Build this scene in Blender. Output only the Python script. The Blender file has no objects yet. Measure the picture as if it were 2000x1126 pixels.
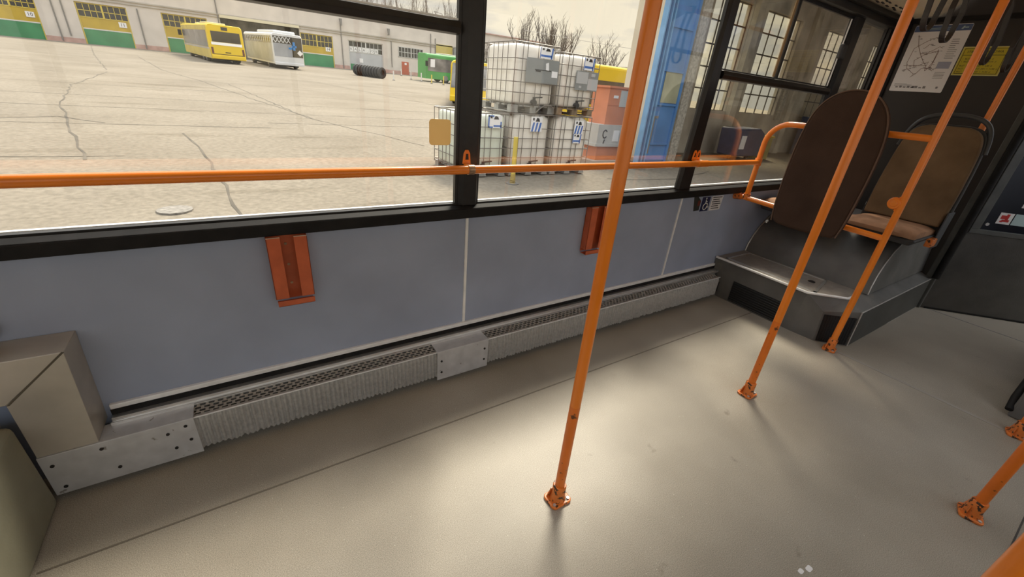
import bpy, bmesh, math, random
from mathutils import Vector, Matrix
R_ = math.radians
PI = math.pi
scene = bpy.context.scene
col = scene.collection
random.seed(7)

# ------------------------------------------------------------------ materials
def mat(name, c, rough=.55, metal=0., var=.0, vscale=8., c2=None, bump=0., bscale=60., spec=.5, coat=0.,
        spot=None, spot_scale=30., spot_thr=.62, spot_w=.04, detail=4.):
    m = bpy.data.materials.new(name); m.use_nodes = True
    nt = m.node_tree; N = nt.nodes; L = nt.links
    b = N['Principled BSDF']
    b.inputs['Roughness'].default_value = rough
    b.inputs['Metallic'].default_value = metal
    b.inputs['Specular IOR Level'].default_value = spec
    b.inputs['Coat Weight'].default_value = coat
    b.inputs['Base Color'].default_value = (*c, 1)
    tc = None
    def coord():
        nonlocal tc
        if tc is None: tc = N.new('ShaderNodeTexCoord')
        return tc.outputs['Object']
    src = None
    if var or c2:
        n = N.new('ShaderNodeTexNoise'); n.inputs['Scale'].default_value = vscale; n.inputs['Detail'].default_value = detail
        L.new(coord(), n.inputs['Vector'])
        r = N.new('ShaderNodeValToRGB'); r.color_ramp.elements[0].position = .3; r.color_ramp.elements[1].position = .7
        lo = c2 if c2 else tuple(max(0, x * (1 - var)) for x in c)
        hi = c if c2 else tuple(min(1, x * (1 + var)) for x in c)
        r.color_ramp.elements[0].color = (*lo, 1); r.color_ramp.elements[1].color = (*hi, 1)
        L.new(n.outputs['Fac'], r.inputs['Fac']); src = r.outputs['Color']
    if spot:
        n = N.new('ShaderNodeTexNoise'); n.inputs['Scale'].default_value = spot_scale; n.inputs['Detail'].default_value = 5
        L.new(coord(), n.inputs['Vector'])
        r = N.new('ShaderNodeValToRGB'); r.color_ramp.elements[0].position = spot_thr; r.color_ramp.elements[1].position = spot_thr + spot_w
        r.color_ramp.elements[0].color = (0, 0, 0, 1); r.color_ramp.elements[1].color = (1, 1, 1, 1)
        L.new(n.outputs['Fac'], r.inputs['Fac'])
        x = N.new('ShaderNodeMix'); x.data_type = 'RGBA'
        L.new(r.outputs['Color'], x.inputs['Factor'])
        if src: L.new(src, x.inputs['A'])
        else: x.inputs['A'].default_value = (*c, 1)
        x.inputs['B'].default_value = (*spot, 1); src = x.outputs['Result']
    if src: L.new(src, b.inputs['Base Color'])
    if bump:
        n = N.new('ShaderNodeTexNoise'); n.inputs['Scale'].default_value = bscale; n.inputs['Detail'].default_value = 3
        L.new(coord(), n.inputs['Vector'])
        bp = N.new('ShaderNodeBump'); bp.inputs['Strength'].default_value = bump; bp.inputs['Distance'].default_value = .01
        L.new(n.outputs['Fac'], bp.inputs['Height']); L.new(bp.outputs['Normal'], b.inputs['Normal'])
    return m

def glass_mat(name, tint=(.97, .97, .95), dirt=.02, dscale=3., ior=1.5, dirt_col=(.75, .7, .6), ripple=False):
    m = bpy.data.materials.new(name); m.use_nodes = True
    nt = m.node_tree; N = nt.nodes; L = nt.links
    N.remove(N['Principled BSDF']); out = N['Material Output']
    tr = N.new('ShaderNodeBsdfTransparent'); tr.inputs['Color'].default_value = (*tint, 1)
    gl = N.new('ShaderNodeBsdfGlossy'); gl.inputs['Roughness'].default_value = .01
    fr = N.new('ShaderNodeFresnel'); ge = N.new('ShaderNodeNewGeometry'); mi = N.new('ShaderNodeMapRange')
    mi.inputs[3].default_value = ior; mi.inputs[4].default_value = 1/ior          # same reflectance from either side of the sheet
    L.new(ge.outputs['Backfacing'], mi.inputs[0]); L.new(mi.outputs[0], fr.inputs['IOR'])
    mx = N.new('ShaderNodeMixShader'); L.new(fr.outputs[0], mx.inputs[0]); L.new(tr.outputs[0], mx.inputs[1]); L.new(gl.outputs[0], mx.inputs[2])
    df = N.new('ShaderNodeBsdfDiffuse'); df.inputs['Color'].default_value = (*dirt_col, 1)
    tc = N.new('ShaderNodeTexCoord'); no = N.new('ShaderNodeTexNoise'); no.inputs['Scale'].default_value = dscale; no.inputs['Detail'].default_value = 6
    no.inputs['Distortion'].default_value = 2.5 if ripple else .6
    L.new(tc.outputs['Object'], no.inputs['Vector'])
    mr = N.new('ShaderNodeMapRange'); mr.inputs[1].default_value = .35; mr.inputs[2].default_value = .75; mr.inputs[3].default_value = 0; mr.inputs[4].default_value = dirt
    L.new(no.outputs['Fac'], mr.inputs[0])
    m2 = N.new('ShaderNodeMixShader'); L.new(mr.outputs[0], m2.inputs[0]); L.new(mx.outputs[0], m2.inputs[1]); L.new(df.outputs[0], m2.inputs[2])
    L.new(m2.outputs[0], out.inputs['Surface'])
    return m

def floor_mat():
    m = mat('speckled_vinyl', (.30, .27, .225), rough=.42, spec=.35)
    nt = m.node_tree; N = nt.nodes; L = nt.links; b = N['Principled BSDF']
    tc = N.new('ShaderNodeTexCoord')
    def noise(s, d=4):
        n = N.new('ShaderNodeTexNoise'); n.inputs['Scale'].default_value = s; n.inputs['Detail'].default_value = d
        L.new(tc.outputs['Object'], n.inputs['Vector']); return n.outputs['Fac']
    def ramp(f, p0, c0, p1, c1):
        r = N.new('ShaderNodeValToRGB'); r.color_ramp.elements[0].position = p0; r.color_ramp.elements[1].position = p1
        r.color_ramp.elements[0].color = (*c0, 1); r.color_ramp.elements[1].color = (*c1, 1); L.new(f, r.inputs['Fac']); return r.outputs['Color']
    def mix(f, a, bb, mode='MIX'):
        x = N.new('ShaderNodeMix'); x.data_type = 'RGBA'; x.blend_type = mode
        if isinstance(f, float): x.inputs['Factor'].default_value = f
        else: L.new(f, x.inputs['Factor'])
        L.new(a, x.inputs['A'])
        if isinstance(bb, tuple): x.inputs['B'].default_value = (*bb, 1)
        else: L.new(bb, x.inputs['B'])
        return x.outputs['Result']
    base = ramp(noise(2.2, 6), .3, (.295, .26, .21), .7, (.38, .34, .28))
    grain = ramp(noise(420, 2), .32, (.66, .66, .66), .68, (1.32, 1.32, 1.32))
    c = mix(1.0, base, grain, 'MULTIPLY')
    v = N.new('ShaderNodeTexVoronoi'); v.inputs['Scale'].default_value = 55; L.new(tc.outputs['Object'], v.inputs['Vector'])
    sp = ramp(v.outputs['Distance'], .05, (1, 1, 1), .10, (0, 0, 0))
    keep = ramp(noise(31, 1), .55, (0, 0, 0), .62, (1, 1, 1))
    k = N.new('ShaderNodeMath'); k.operation = 'MULTIPLY'; L.new(sp, k.inputs[0]); L.new(keep, k.inputs[1])
    c = mix(k.outputs[0], c, (.62, .58, .50))
    st = ramp(noise(9, 5), .70, (0, 0, 0), .76, (1, 1, 1))
    s2 = N.new('ShaderNodeMath'); s2.operation = 'MULTIPLY'; s2.inputs[1].default_value = .45; L.new(st, s2.inputs[0])
    c = mix(s2.outputs[0], c, (.12, .10, .075))
    L.new(c, b.inputs['Base Color'])
    bp = N.new('ShaderNodeBump'); bp.inputs['Strength'].default_value = .12; bp.inputs['Distance'].default_value = .002
    L.new(noise(300, 2), bp.inputs['Height']); L.new(bp.outputs['Normal'], b.inputs['Normal'])
    return m

M = {}
M['floor'] = floor_mat()
M['wall'] = mat('grey_laminate', (.35, .395, .51), rough=.5, var=.10, vscale=3, bump=.05, bscale=180, spec=.4)
M['black'] = mat('black_rubber', (.012, .011, .011), rough=.65, var=.3, vscale=20, spec=.25)
M['black2'] = mat('black_frame_paint', (.016, .014, .013), rough=.38, var=.2, vscale=30)
M['alu'] = mat('aluminium', (.86, .85, .83), rough=.30, metal=.9, var=.05, vscale=25)
M['alu_dull'] = mat('dull_aluminium', (.56, .54, .51), rough=.42, metal=.6, var=.12, vscale=14, spot=(.22, .19, .15), spot_scale=22, spot_thr=.68)
M['alu_light'] = mat('pale_aluminium', (.93, .93, .92), rough=.34, metal=.2, var=.08, vscale=20)
M['alu_box'] = mat('brushed_duct_sheet', (.50, .46, .40), rough=.42, metal=.4, var=.15, vscale=6, spot=(.17, .14, .10), spot_scale=9, spot_thr=.66)
M['steel_plate'] = mat('scuffed_steel_plate', (.60, .60, .61), rough=.42, metal=.35, var=.10, vscale=18, spot=(.30, .28, .26), spot_scale=40, spot_thr=.69)
M['fin'] = mat('convector_fins', (.46, .45, .43), rough=.45, metal=.35, var=.16, vscale=70, bump=.2, bscale=120)
M['grille'] = mat('perforated_grille', (.40, .37, .33), rough=.5, metal=.25, var=.12, vscale=12)
M['hole'] = mat('heater_interior_shade', (.012, .007, .004), rough=.9)  # near-black colour paints in the shade seen through the slots
M['orange'] = mat('orange_enamel', (.92, .245, .018), rough=.28, var=.06, vscale=6, spec=.5, coat=.3)
M['orange_worn'] = mat('worn_orange_enamel', (.74, .20, .035), rough=.4, var=.15, vscale=25, spot=(.05, .025, .012), spot_scale=55, spot_thr=.55, spot_w=.05)
M['orange_scuff'] = mat('orange_enamel_scuffed', (.80, .185, .016), rough=.34, var=.1, vscale=9, spot=(.16, .05, .015), spot_scale=38, spot_thr=.64)
M['rust_orange'] = mat('brick_orange_paint', (.58, .125, .045), rough=.42, var=.14, vscale=14, spot=(.36, .14, .08), spot_scale=12, spot_thr=.66)
M['brass'] = mat('worn_steel_band', (.42, .27, .17), rough=.35, metal=.6, var=.3, vscale=60)
M['podium'] = mat('grey_podium_vinyl', (.14, .136, .128), rough=.55, var=.22, vscale=5, bump=.08, bscale=120, spot=(.20, .19, .165), spot_scale=4, spot_thr=.63, spot_w=.15)
M['podium_l'] = mat('olive_grey_podium', (.27, .26, .19), rough=.55, var=.15, vscale=5, bump=.06, bscale=120)
M['step'] = mat('step_tread', (.30, .265, .23), rough=.42, metal=.1, var=.15, vscale=20)
M['dark'] = mat('black_plastic_grille', (.008, .008, .009), rough=.55)
M['fabric'] = mat('brown_plush', (.185, .122, .070), rough=.95, var=.25, vscale=5, bump=.25, bscale=500, spec=.1)
M['fabric_d'] = mat('dark_brown_plush', (.062, .036, .025), rough=.9, var=.18, vscale=5, bump=.25, bscale=500, spec=.15)
M['fabric_t'] = mat('tan_plush', (.40, .23, .14), rough=.95, var=.2, vscale=12, bump=.25, bscale=500, spec=.1)
M['piping'] = mat('tan_piping', (.24, .17, .12), rough=.7)
M['shell'] = mat('charcoal_seat_shell', (.035, .036, .038), rough=.5, var=.15, vscale=30, bump=.1, bscale=300)
M['shell_edge'] = mat('grey_hoop_plastic', (.055, .057, .06), rough=.35, spec=.5)
M['bulkhead'] = mat('dark_bulkhead_laminate', (.030, .024, .021), rough=.5, var=.12, vscale=4, bump=.05, bscale=200)
M['cabdoor'] = mat('charcoal_cab_door', (.062, .057, .051), rough=.48, var=.35, vscale=3.5, bump=.08, bscale=120)
M['grey_post'] = mat('grey_green_post', (.085, .088, .082), rough=.45, var=.2, vscale=10)
M['cream'] = mat('cream_ceiling', (.80, .68, .48), rough=.6, var=.06, vscale=3)
M['white'] = mat('white_print', (.78, .76, .75), rough=.5)
M['paper'] = mat('poster_paper', (.90, .87, .87), rough=.4, var=.03, vscale=4)
M['blue_band'] = mat('blue_print', (.085, .13, .26), rough=.4)
M['route'] = mat('brown_route_ink', (.27, .16, .135), rough=.5)
M['greyink'] = mat('grey_ink', (.26, .24, .24), rough=.5)
M['ink'] = mat('black_ink', (.015, .013, .012), rough=.5)
M['yellow_s'] = mat('yellow_sticker', (.62, .50, .02), rough=.4)
M['yellow_e'] = mat('pale_sticker_edge', (.66, .60, .22), rough=.4)
M['sign_blue'] = mat('sign_blue', (.018, .022, .075), rough=.35)
M['red'] = mat('red_print', (.50, .02, .015), rough=.45)
M['red_d'] = mat('dull_red_print', (.16, .03, .02), rough=.5)
M['drab'] = mat('drab_sticker', (.035, .036, .032), rough=.5)
M['pale_blue'] = mat('pale_blue_sticker', (.42, .55, .56), rough=.4)
M['tan_sticker'] = mat('tan_film_sticker', (.62, .47, .24), rough=.5, var=.05, vscale=8)
_n = M['tan_sticker'].node_tree; _t = _n.nodes.new('ShaderNodeBsdfTranslucent'); _t.inputs['Color'].default_value = (.72, .57, .34, 1); _x = _n.nodes.new('ShaderNodeMixShader'); _x.inputs[0].default_value = .6
_n.links.new(_n.nodes['Principled BSDF'].outputs[0], _x.inputs[1]); _n.links.new(_t.outputs[0], _x.inputs[2]); _n.links.new(_x.outputs[0], _n.nodes['Material Output'].inputs[0])
M['strap'] = mat('dark_brown_strap', (.018, .010, .008), rough=.45, var=.2, vscale=30)
M['glass'] = glass_mat('bus_window_glass', dirt=.05, dscale=2.2)
M['glass_dirty'] = glass_mat('dusty_sliding_glass', tint=(.93, .9, .86), dirt=.17, dscale=2.6, ripple=True)
M['cabglass'] = mat('cab_glass_painted_dark', (.006, .006, .009), rough=.08, spec=.5)  # near-black colour paints in the unlit cab behind the glass

def gz(y): return -.36 + math.tan(R_(2.0)) * (y - 1.65)

# ------------------------------------------------------------------ mesh builder
def wloc(o):
    v = Vector((0, 0, 0))
    while o is not None:
        v += o.location; o = o.parent
    return v
class MB:
    def __init__(s): s.v = []; s.f = []; s.sm = []
    def add(s, vs, fs, smooth=False):
        n = len(s.v); s.v += [tuple(p) for p in vs]
        for f in fs: s.f.append(tuple(i + n for i in f)); s.sm.append(smooth)
        return s
    def box(s, x0, x1, y0, y1, z0, z1):
        x0, x1 = sorted((x0, x1)); y0, y1 = sorted((y0, y1)); z0, z1 = sorted((z0, z1))
        return s.add([(x0,y0,z0),(x1,y0,z0),(x1,y1,z0),(x0,y1,z0),(x0,y0,z1),(x1,y0,z1),(x1,y1,z1),(x0,y1,z1)],
                     [(3,2,1,0),(4,5,6,7),(0,1,5,4),(1,2,6,5),(2,3,7,6),(3,0,4,7)])
    def obox(s, c, d, ax=(1,0,0), ay=(0,1,0), az=(0,0,1)):
        c = Vector(c); ax = Vector(ax) * d[0] / 2; ay = Vector(ay) * d[1] / 2; az = Vector(az) * d[2] / 2
        P = [c + i*ax + j*ay + k*az for k in (-1,1) for i, j in ((-1,-1),(1,-1),(1,1),(-1,1))]
        return s.add(P, [(3,2,1,0),(4,5,6,7),(0,1,5,4),(1,2,6,5),(2,3,7,6),(3,0,4,7)])
    def prism(s, poly, e, smooth=False):
        """poly: list of 3D points (planar, any order), extruded by vector e."""
        e = Vector(e); P = [Vector(p) for p in poly]; n = len(P)
        nrm = Vector((0, 0, 0))
        for i in range(n): nrm += P[i].cross(P[(i+1) % n])
        if nrm.dot(e) > 0: P = P[::-1]
        vs = P + [p + e for p in P]
        s.add(vs, [tuple(range(n))] + [tuple(range(2*n-1, n-1, -1))])
        base = len(s.v) - 2*n
        for i in range(n):
            j = (i+1) % n; s.f.append((base+i, base+n+i, base+n+j, base+j)); s.sm.append(smooth)
        return s
    def tube(s, pts, r, n=12, closed=False, caps=True):
        pts = [Vector(p) for p in pts]; k = len(pts)
        rs = r if isinstance(r, (list, tuple)) else [r] * k
        tang = []
        for i in range(k):
            if closed: t = pts[(i+1) % k] - pts[i-1]
            elif i == 0: t = pts[1] - pts[0]
            elif i == k-1: t = pts[-1] - pts[-2]
            else: t = (pts[i+1]-pts[i]).normalized() + (pts[i]-pts[i-1]).normalized()
            tang.append(t.normalized())
        up = Vector((0,0,1)) if abs(tang[0].z) < .9 else Vector((1,0,0))
        u = (up - tang[0]*up.dot(tang[0])).normalized()
        vs = []
        for i in range(k):
            u = (u - tang[i]*u.dot(tang[i])).normalized(); w = tang[i].cross(u)
            vs += [pts[i] + (u*math.cos(2*PI*a/n) + w*math.sin(2*PI*a/n))*rs[i] for a in range(n)]
        fs = []
        for i in range(k if closed else k-1):
            a = i*n; b = ((i+1) % k)*n
            for j in range(n):
                q = (j+1) % n; fs.append((a+j, a+q, b+q, b+j))
        s.add(vs, fs, True)
        if caps and not closed:
            m = len(s.v) - k*n
            s.f.append(tuple(range(m+n-1, m-1, -1))); s.sm.append(False)
            s.f.append(tuple(range(m+(k-1)*n, m+k*n))); s.sm.append(False)
        return s
    def cyl(s, c, r, h, axis=(0,0,1), n=20):
        c = Vector(c); a = Vector(axis).normalized(); return s.tube([c - a*h/2, c + a*h/2], r, n)
    def disc(s, c, r, h, axis=(0,0,1), n=16): return s.cyl(c, r, h, axis, n)
    def ribbon(s, pts, wdir, w, t):
        """flat band of width w (along wdir) and thickness t following pts."""
        pts = [Vector(p) for p in pts]; wd = Vector(wdir).normalized(); k = len(pts); vs = []
        for i in range(k):
            t0 = pts[min(i+1, k-1)] - pts[max(i-1, 0)]; nn = t0.cross(wd).normalized()
            for a, b in ((-1,-1),(1,-1),(1,1),(-1,1)): vs.append(pts[i] + wd*w/2*a + nn*t/2*b)
        fs = [(3,2,1,0), tuple(4*(k-1)+j for j in range(4))]
        for i in range(k-1):
            for j in range(4):
                q = (j+1) % 4; fs.append((4*i+j, 4*i+q, 4*i+4+q, 4*i+4+j))
        return s.add(vs, fs, False)
    def lathe(s, c, prof, n=20):
        """prof: list of (r, z) from bottom to top, about the vertical at c."""
        c = Vector(c); vs = []
        for r, z in prof: vs += [c + Vector((r*math.cos(2*PI*a/n), r*math.sin(2*PI*a/n), z)) for a in range(n)]
        fs = []
        for i in range(len(prof)-1):
            for j in range(n):
                q = (j+1) % n; fs.append((i*n+j, i*n+q, (i+1)*n+q, (i+1)*n+j))
        s.add(vs, fs, True); m = len(s.v) - len(prof)*n
        s.f.append(tuple(range(m+n-1, m-1, -1))); s.sm.append(False)
        s.f.append(tuple(range(m+(len(prof)-1)*n, m+len(prof)*n))); s.sm.append(False)
        return s
    def build(s, name, m, parent=None, bevel=0., seg=2, sharp=True):
        me = bpy.data.meshes.new(name); off = wloc(parent) if parent else Vector((0,0,0))
        me.from_pydata([tuple(Vector(p) - off) for p in s.v], [], s.f); me.update()
        for p, q in zip(me.polygons, s.sm): p.use_smooth = q
        if sharp and any(s.sm): me.set_sharp_from_angle(angle=R_(50))
        me.materials.append(M[m] if isinstance(m, str) else m)
        o = bpy.data.objects.new(name, me); col.objects.link(o)
        if parent: o.parent = parent
        if bevel:
            b = o.modifiers.new('bevel', 'BEVEL'); b.width = bevel; b.segments = seg; b.limit_method = 'ANGLE'; b.angle_limit = R_(40)
        return o

def thing(name, label, cat, loc=(0,0,0), group=None):
    o = bpy.data.objects.new(name, None); col.objects.link(o); o.location = loc; o.empty_display_size = .1
    return tag(o, label, cat, group)
def tag(o, label, cat, group=None):
    o['label'] = label; o['category'] = cat
    if group: o['group'] = group
    return o
def struct(o): o['kind'] = 'structure'; return o
def look(o, label): o['label'] = label; return o
def dup(o, label=None, group=None, loc=None, rz=None):
    c = o.copy(); col.objects.link(c)
    for ch in o.children:
        d = ch.copy(); col.objects.link(d); d.parent = c
        for g in ch.children:
            e = g.copy(); col.objects.link(e); e.parent = d
    if label: c['label'] = label
    if group: c['group'] = group
    if loc is not None: c.location = loc
    if rz is not None: c.rotation_euler = (0, 0, rz)
    return c
def text_mb(body, size, org, ex, ey, depth=.001, align='CENTER', squash=1., mb=None):
    """lettering as a solid mesh: ex = reading direction, ey = up."""
    cu = bpy.data.curves.new('lettering', 'FONT'); cu.body = body; cu.size = size; cu.align_x = align; cu.align_y = 'CENTER'
    cu.resolution_u = 2
    t = bpy.data.objects.new('lettering', cu); col.objects.link(t)
    dg = bpy.context.evaluated_depsgraph_get(); me = bpy.data.meshes.new_from_object(t.evaluated_get(dg))
    mb = mb or MB(); org = Vector(org); ex = Vector(ex); ey = Vector(ey); nz = ex.cross(ey).normalized() * depth
    vs = [org + ex*v.co.x*squash + ey*v.co.y for v in me.vertices]
    fs = [tuple(p.vertices) for p in me.polygons]
    mb.add([v + nz for v in vs], fs)
    bpy.data.objects.remove(t); bpy.data.curves.remove(cu); bpy.data.meshes.remove(me)
    return mb
def smooth_open(P, it=2):
    for _ in range(it):
        Q = [P[0]]
        for a, b in zip(P, P[1:]): Q += [tuple(x*.75 + y*.25 for x, y in zip(a, b)), tuple(x*.25 + y*.75 for x, y in zip(a, b))]
        P = Q + [P[-1]]
    return P
def smooth_closed(P, it=2):
    for _ in range(it):
        Q = []
        for a, b in zip(P, P[1:] + P[:1]): Q += [tuple(x*.75 + y*.25 for x, y in zip(a, b)), tuple(x*.25 + y*.75 for x, y in zip(a, b))]
        P = Q
    return P
def rrect(w, h, r, n=5):
    """rounded rectangle outline centred on the origin."""
    P = []
    for cx, cy, a0 in ((w/2-r, h/2-r, 0), (-w/2+r, h/2-r, 90), (-w/2+r, -h/2+r, 180), (w/2-r, -h/2+r, 270)):
        for i in range(n+1):
            a = R_(a0 + 90*i/n); P.append((cx + r*math.cos(a), cy + r*math.sin(a)))
    return P
SKY, ZEN, SUN, EXPO = 0.95, 2.6, 6.2, 0.2
# ================================================================== BUS SHELL
W = 1.65            # inner face of the window-side wall
# floor slab
struct(MB().box(-6, 6.6, -.80, 1.66, -.06, 0).build('floor', 'floor'))
# front platform beyond the seam, slightly darker seam strips let into the vinyl
struct(MB().box(-.684, 3.039, 1.250, 1.256, -.001, .0012).build('trim_1', mat('floor_seam', (.17, .145, .115), rough=.6)))
struct(MB().box(3.048, 3.070, -.10, .705, -.001, .0016).build('trim_2', mat('step_edge_strip', (.33, .30, .26), rough=.5)))
struct(MB().box(.3, 3.0, -.243, -.238, -.001, .0012).build('trim_3', mat('dark_floor_seam', (.06, .055, .05), rough=.6)))
struct(MB().box(4.612, 4.618, -.5, .64, -.001, .0015).build('trim_4', mat('pale_floor_seam', (.2, .21, .23), rough=.5)))
# window-side wall: lower panel
wl = struct(MB().box(-6, 4.60, W, 1.70, -.05, .835).build('wall_left', 'wall'))
MB().box(-6, 4.6, 1.655, 1.72, 2.03, 2.4).build('upper_panel', 'black2', wl)
# black sill gasket under the windows and black header over them
m = MB().box(-6, 4.55, 1.615, 1.70, .806, .850)
m.prism([(-6, 1.615, .850), (-6, 1.70, .850), (-6, 1.70, .862), (-6, 1.64, .862)], (10.55, 0, 0))
struct(m.build('trim_5', 'black', bevel=.004))
m = MB().box(-6, 4.55, 1.60, 1.70, 2.005, 2.075).box(-6, 4.55, 1.565, 1.60, 2.045, 2.075)
struct(m.build('trim_6', 'black2', bevel=.004))
# pale outer sill ledge outside the glass
struct(MB().box(-6, 4.55, 1.702, 1.718, .848, .863).build('trim_7', 'alu_light'))
# vertical aluminium joint strips on the wall panel
for i, x in enumerate((.845, 2.412)):
    struct(MB().box(x-.007, x+.007, 1.643, 1.652, .247, .804).build('trim_%d' % (8+i), 'alu_light', bevel=.002))
# aluminium channel along the foot of the wall
m = MB().box(-.525, 3.04, 1.636, 1.652, .226, .246)          # upper lip
struct(m.build('trim_10', 'alu_light', bevel=.003))
m = MB().box(-.525, 3.04, 1.590, 1.652, .187, .196).box(-.525, 3.04, 1.612, 1.640, .196, .206).box(-.525, 3.04, 1.590, 1.597, .196, .203)
m.box(-.525, 3.04, 1.640, 1.652, .196, .222)
struct(m.build('trim_11', 'alu', bevel=.0015))
struct(MB().box(-.525, 3.04, 1.634, 1.651, .206, .2262).build('trim_12', 'black'))
# window pillars
PX = [(-1.42, -1.31), (.793, .884), (2.373, 2.445)]
for i, (a, b) in enumerate(PX):
    w = b - a
    m = MB().prism([(a, 1.664, .86), (a, 1.650, .86), (a+w*.24, 1.634, .86), (b-w*.10, 1.630, .86), (b, 1.638, .86), (b, 1.664, .86)], (0, 0, 1.15))
    if i == 2: m.v = [(x - (.055*(2.01-z)/1.15 if x < 2.40 else 0), y, z) for x, y, z in m.v]   # this pillar widens towards the sill
    struct(m.build('trim_%d' % (13+i), 'black2', bevel=.003))
struct(MB().prism([(3.842, 1.664, .86), (3.842, 1.648, .86), (3.865, 1.632, .86), (3.965, 1.630, .86), (3.985, 1.640, .86), (3.985, 1.664, .86)], (0, 0, 1.15)).build('trim_16', 'black2', bevel=.003))
struct(MB().box(4.45, 4.548, 1.625, 1.668, .86, 2.02).build('trim_17', 'black2', bevel=.004))
# small screws on the pillar next to the rail bracket
for i, (x, z) in enumerate(((.83, 1.40), (.87, 1.41), (.835, 1.25))): pass

def frame(x0, x1, z0, z1, t=.012, y0=1.648, y1=1.668):
    m = MB(); m.box(x0, x0+t, y0, y1, z0, z1); m.box(x1-t, x1, y0, y1, z0, z1)
    m.box(x0+t, x1-t, y0, y1, z0, z0+t*.6); m.box(x0+t, x1-t, y0, y1, z1-t, z1); return m
G0, G1 = 1.660, 1.665
def sash(x0, x1, z0, z1, y0=1.655, y1=1.672, t=.014): return frame(x0, x1, z0, z1, t, y0, y1)

# window 1: fixed lower pane, transom, opening upper light
w1 = struct(frame(-1.31, .793, .862, 2.005).build('window_1', 'black2'))
MB().prism([(-1.298, 1.66, 1.512), (-1.298, 1.628, 1.516), (-1.298, 1.618, 1.535), (-1.298, 1.628, 1.556), (-1.298, 1.66, 1.560), (-1.298, 1.672, 1.536)], (2.079, 0, 0)).build('transom', 'black2', w1, bevel=.002)
MB().box(-1.298, .781, 1.650, 1.659, 1.560, 1.566).build('drip_strip', 'alu_light', w1)
MB().box(-1.298, .781, G0, G1, .869, 1.515).build('lower_pane', 'glass', w1)
MB().box(-1.298, .781, G0, G1, 1.558, 1.995).build('upper_pane', 'glass', w1)
# window 2: single tall pane
w2 = struct(frame(.884, 2.373, .862, 2.005).build('window_2', 'black2'))
MB().box(.896, 2.361, G0, G1, .869, 1.995).build('pane', 'glass', w2)
# window 3: fixed lower pane, transom and two sliding panes
w3 = struct(frame(2.445, 3.842, .862, 2.005).build('window_3', 'black2'))
MB().prism([(2.457, 1.66, 1.498), (2.457, 1.628, 1.502), (2.457, 1.62, 1.522), (2.457, 1.628, 1.544), (2.457, 1.66, 1.548), (2.457, 1.672, 1.522)], (1.373, 0, 0)).build('transom', 'black2', w3, bevel=.002)
MB().box(2.457, 3.830, G0, G1, .869, 1.50).build('lower_pane', 'glass', w3)
sl = sash(2.457, 3.105, 1.55, 2.000, 1.668, 1.680, .010).build('sliding_sash', 'black2', w3)
MB().box(2.467, 3.095, 1.672, 1.676, 1.556, 1.99).build('pane', 'glass', sl)
look(MB().box(3.052, 3.074, 1.662, 1.668, 1.56, 1.995).build('edge_seal', mat('tan_window_seal', (.42, .27, .12), rough=.45), sl), 'tan vertical edge seal')
sr = sash(3.085, 3.830, 1.55, 2.000, 1.652, 1.667, .014).build('sliding_sash', 'black2', w3)
MB().box(3.098, 3.817, 1.660, 1.665, 1.556, 1.99).build('pane', 'glass_dirty', sr)
look(MB().box(3.806, 3.816, 1.648, 1.653, 1.56, 1.985).build('bright_edge', 'alu_light', sr), 'bright aluminium sash edge')
MB().box(3.775, 3.85, 1.622, 1.652, 1.738, 1.832).build('latch', mat('grey_latch', (.045, .047, .05), rough=.5), sr, bevel=.01)
# window 4: narrow pane next to the bulkhead
w4 = struct(frame(3.985, 4.45, .862, 2.020).build('window_4', 'black2'))
MB().box(3.997, 4.438, G0, G1, .869, 2.01).build('pane', 'glass_dirty', w4)
# rear part of the same side (behind the left edge of the picture)
w5 = struct(frame(-3.6, -1.42, .862, 2.005).build('window_5', 'black2'))
MB().box(-3.59, -1.43, G0, G1, .869, 1.995).build('pane', 'glass', w5)
# far side, rear end, added front light block and ceiling of the bus
m = MB().box(-6, -.9, -.84, -.80, -.05, .85).box(1.9, 3.0, -.84, -.80, -.05, .85).box(3.0, 4.95, -.84, -.80, -.05, 2.0).box(6.2, 6.6, -.84, -.80, -.05, 2.0).box(-6, 6.6, -.84, -.80, 2.0, 2.4)  # full-height solid stretch replaces windows to keep light off the front
for x in (-6, -4.2, -2.6, -1.0, 1.85): m.box(x, x+.1, -.84, -.80, .85, 2.0)
struct(m.build('wall_right', 'wall'))
d2 = struct(frame(-.9, 1.9, .0, 2.0, .03, -.84, -.80).build('door_2', 'black2'))          # glazed double door opposite the bay
MB().box(.48, .52, -.84, -.80, .02, 1.97).build('centre_stile', 'black2', d2)
MB().box(-.87, .48, -.835, -.805, .02, .84).box(.52, 1.87, -.835, -.805, .02, .84).build('light_block_panel', 'cabdoor', d2)  # unseen opaque lower half, added to cut low light across the floor
for a, b in ((-.87, .48), (.52, 1.87)): MB().box(a, b, -.823, -.817, .84, 1.97).build('pane', 'glass', d2)
d3 = struct(frame(4.95, 6.2, .0, 2.0, .04, -.84, -.80).build('door_3', 'black2'))          # glazed front door
MB().box(4.99, 6.16, -.823, -.817, .03, 1.96).build('pane', 'glass', d3)
struct(MB().box(-6.05, -6, -.84, 1.70, -.05, 2.4).build('wall_rear', 'wall'))
struct(MB().box(6.6, 6.65, -.84, 1.70, -.05, 2.4).build('wall_light_block', 'bulkhead'))  # unseen dark wall added to stop light coming in from the front
prof = [(1.66, 2.078), (1.585, 2.080), (1.40, 2.088), (1.33, 2.13), (1.24, 2.22), (1.10, 2.27), (.6, 2.29), (-.3, 2.28), (-.8, 2.10), (-.8, 2.14), (-.3, 2.32), (.6, 2.33), (1.08, 2.31), (1.22, 2.26), (1.31, 2.17), (1.38, 2.128), (1.66, 2.118)]
ceil = struct(MB().prism([(-6, y, z) for y, z in prof], (10.53, 0, 0)).build('ceiling', 'cream'))
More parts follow.
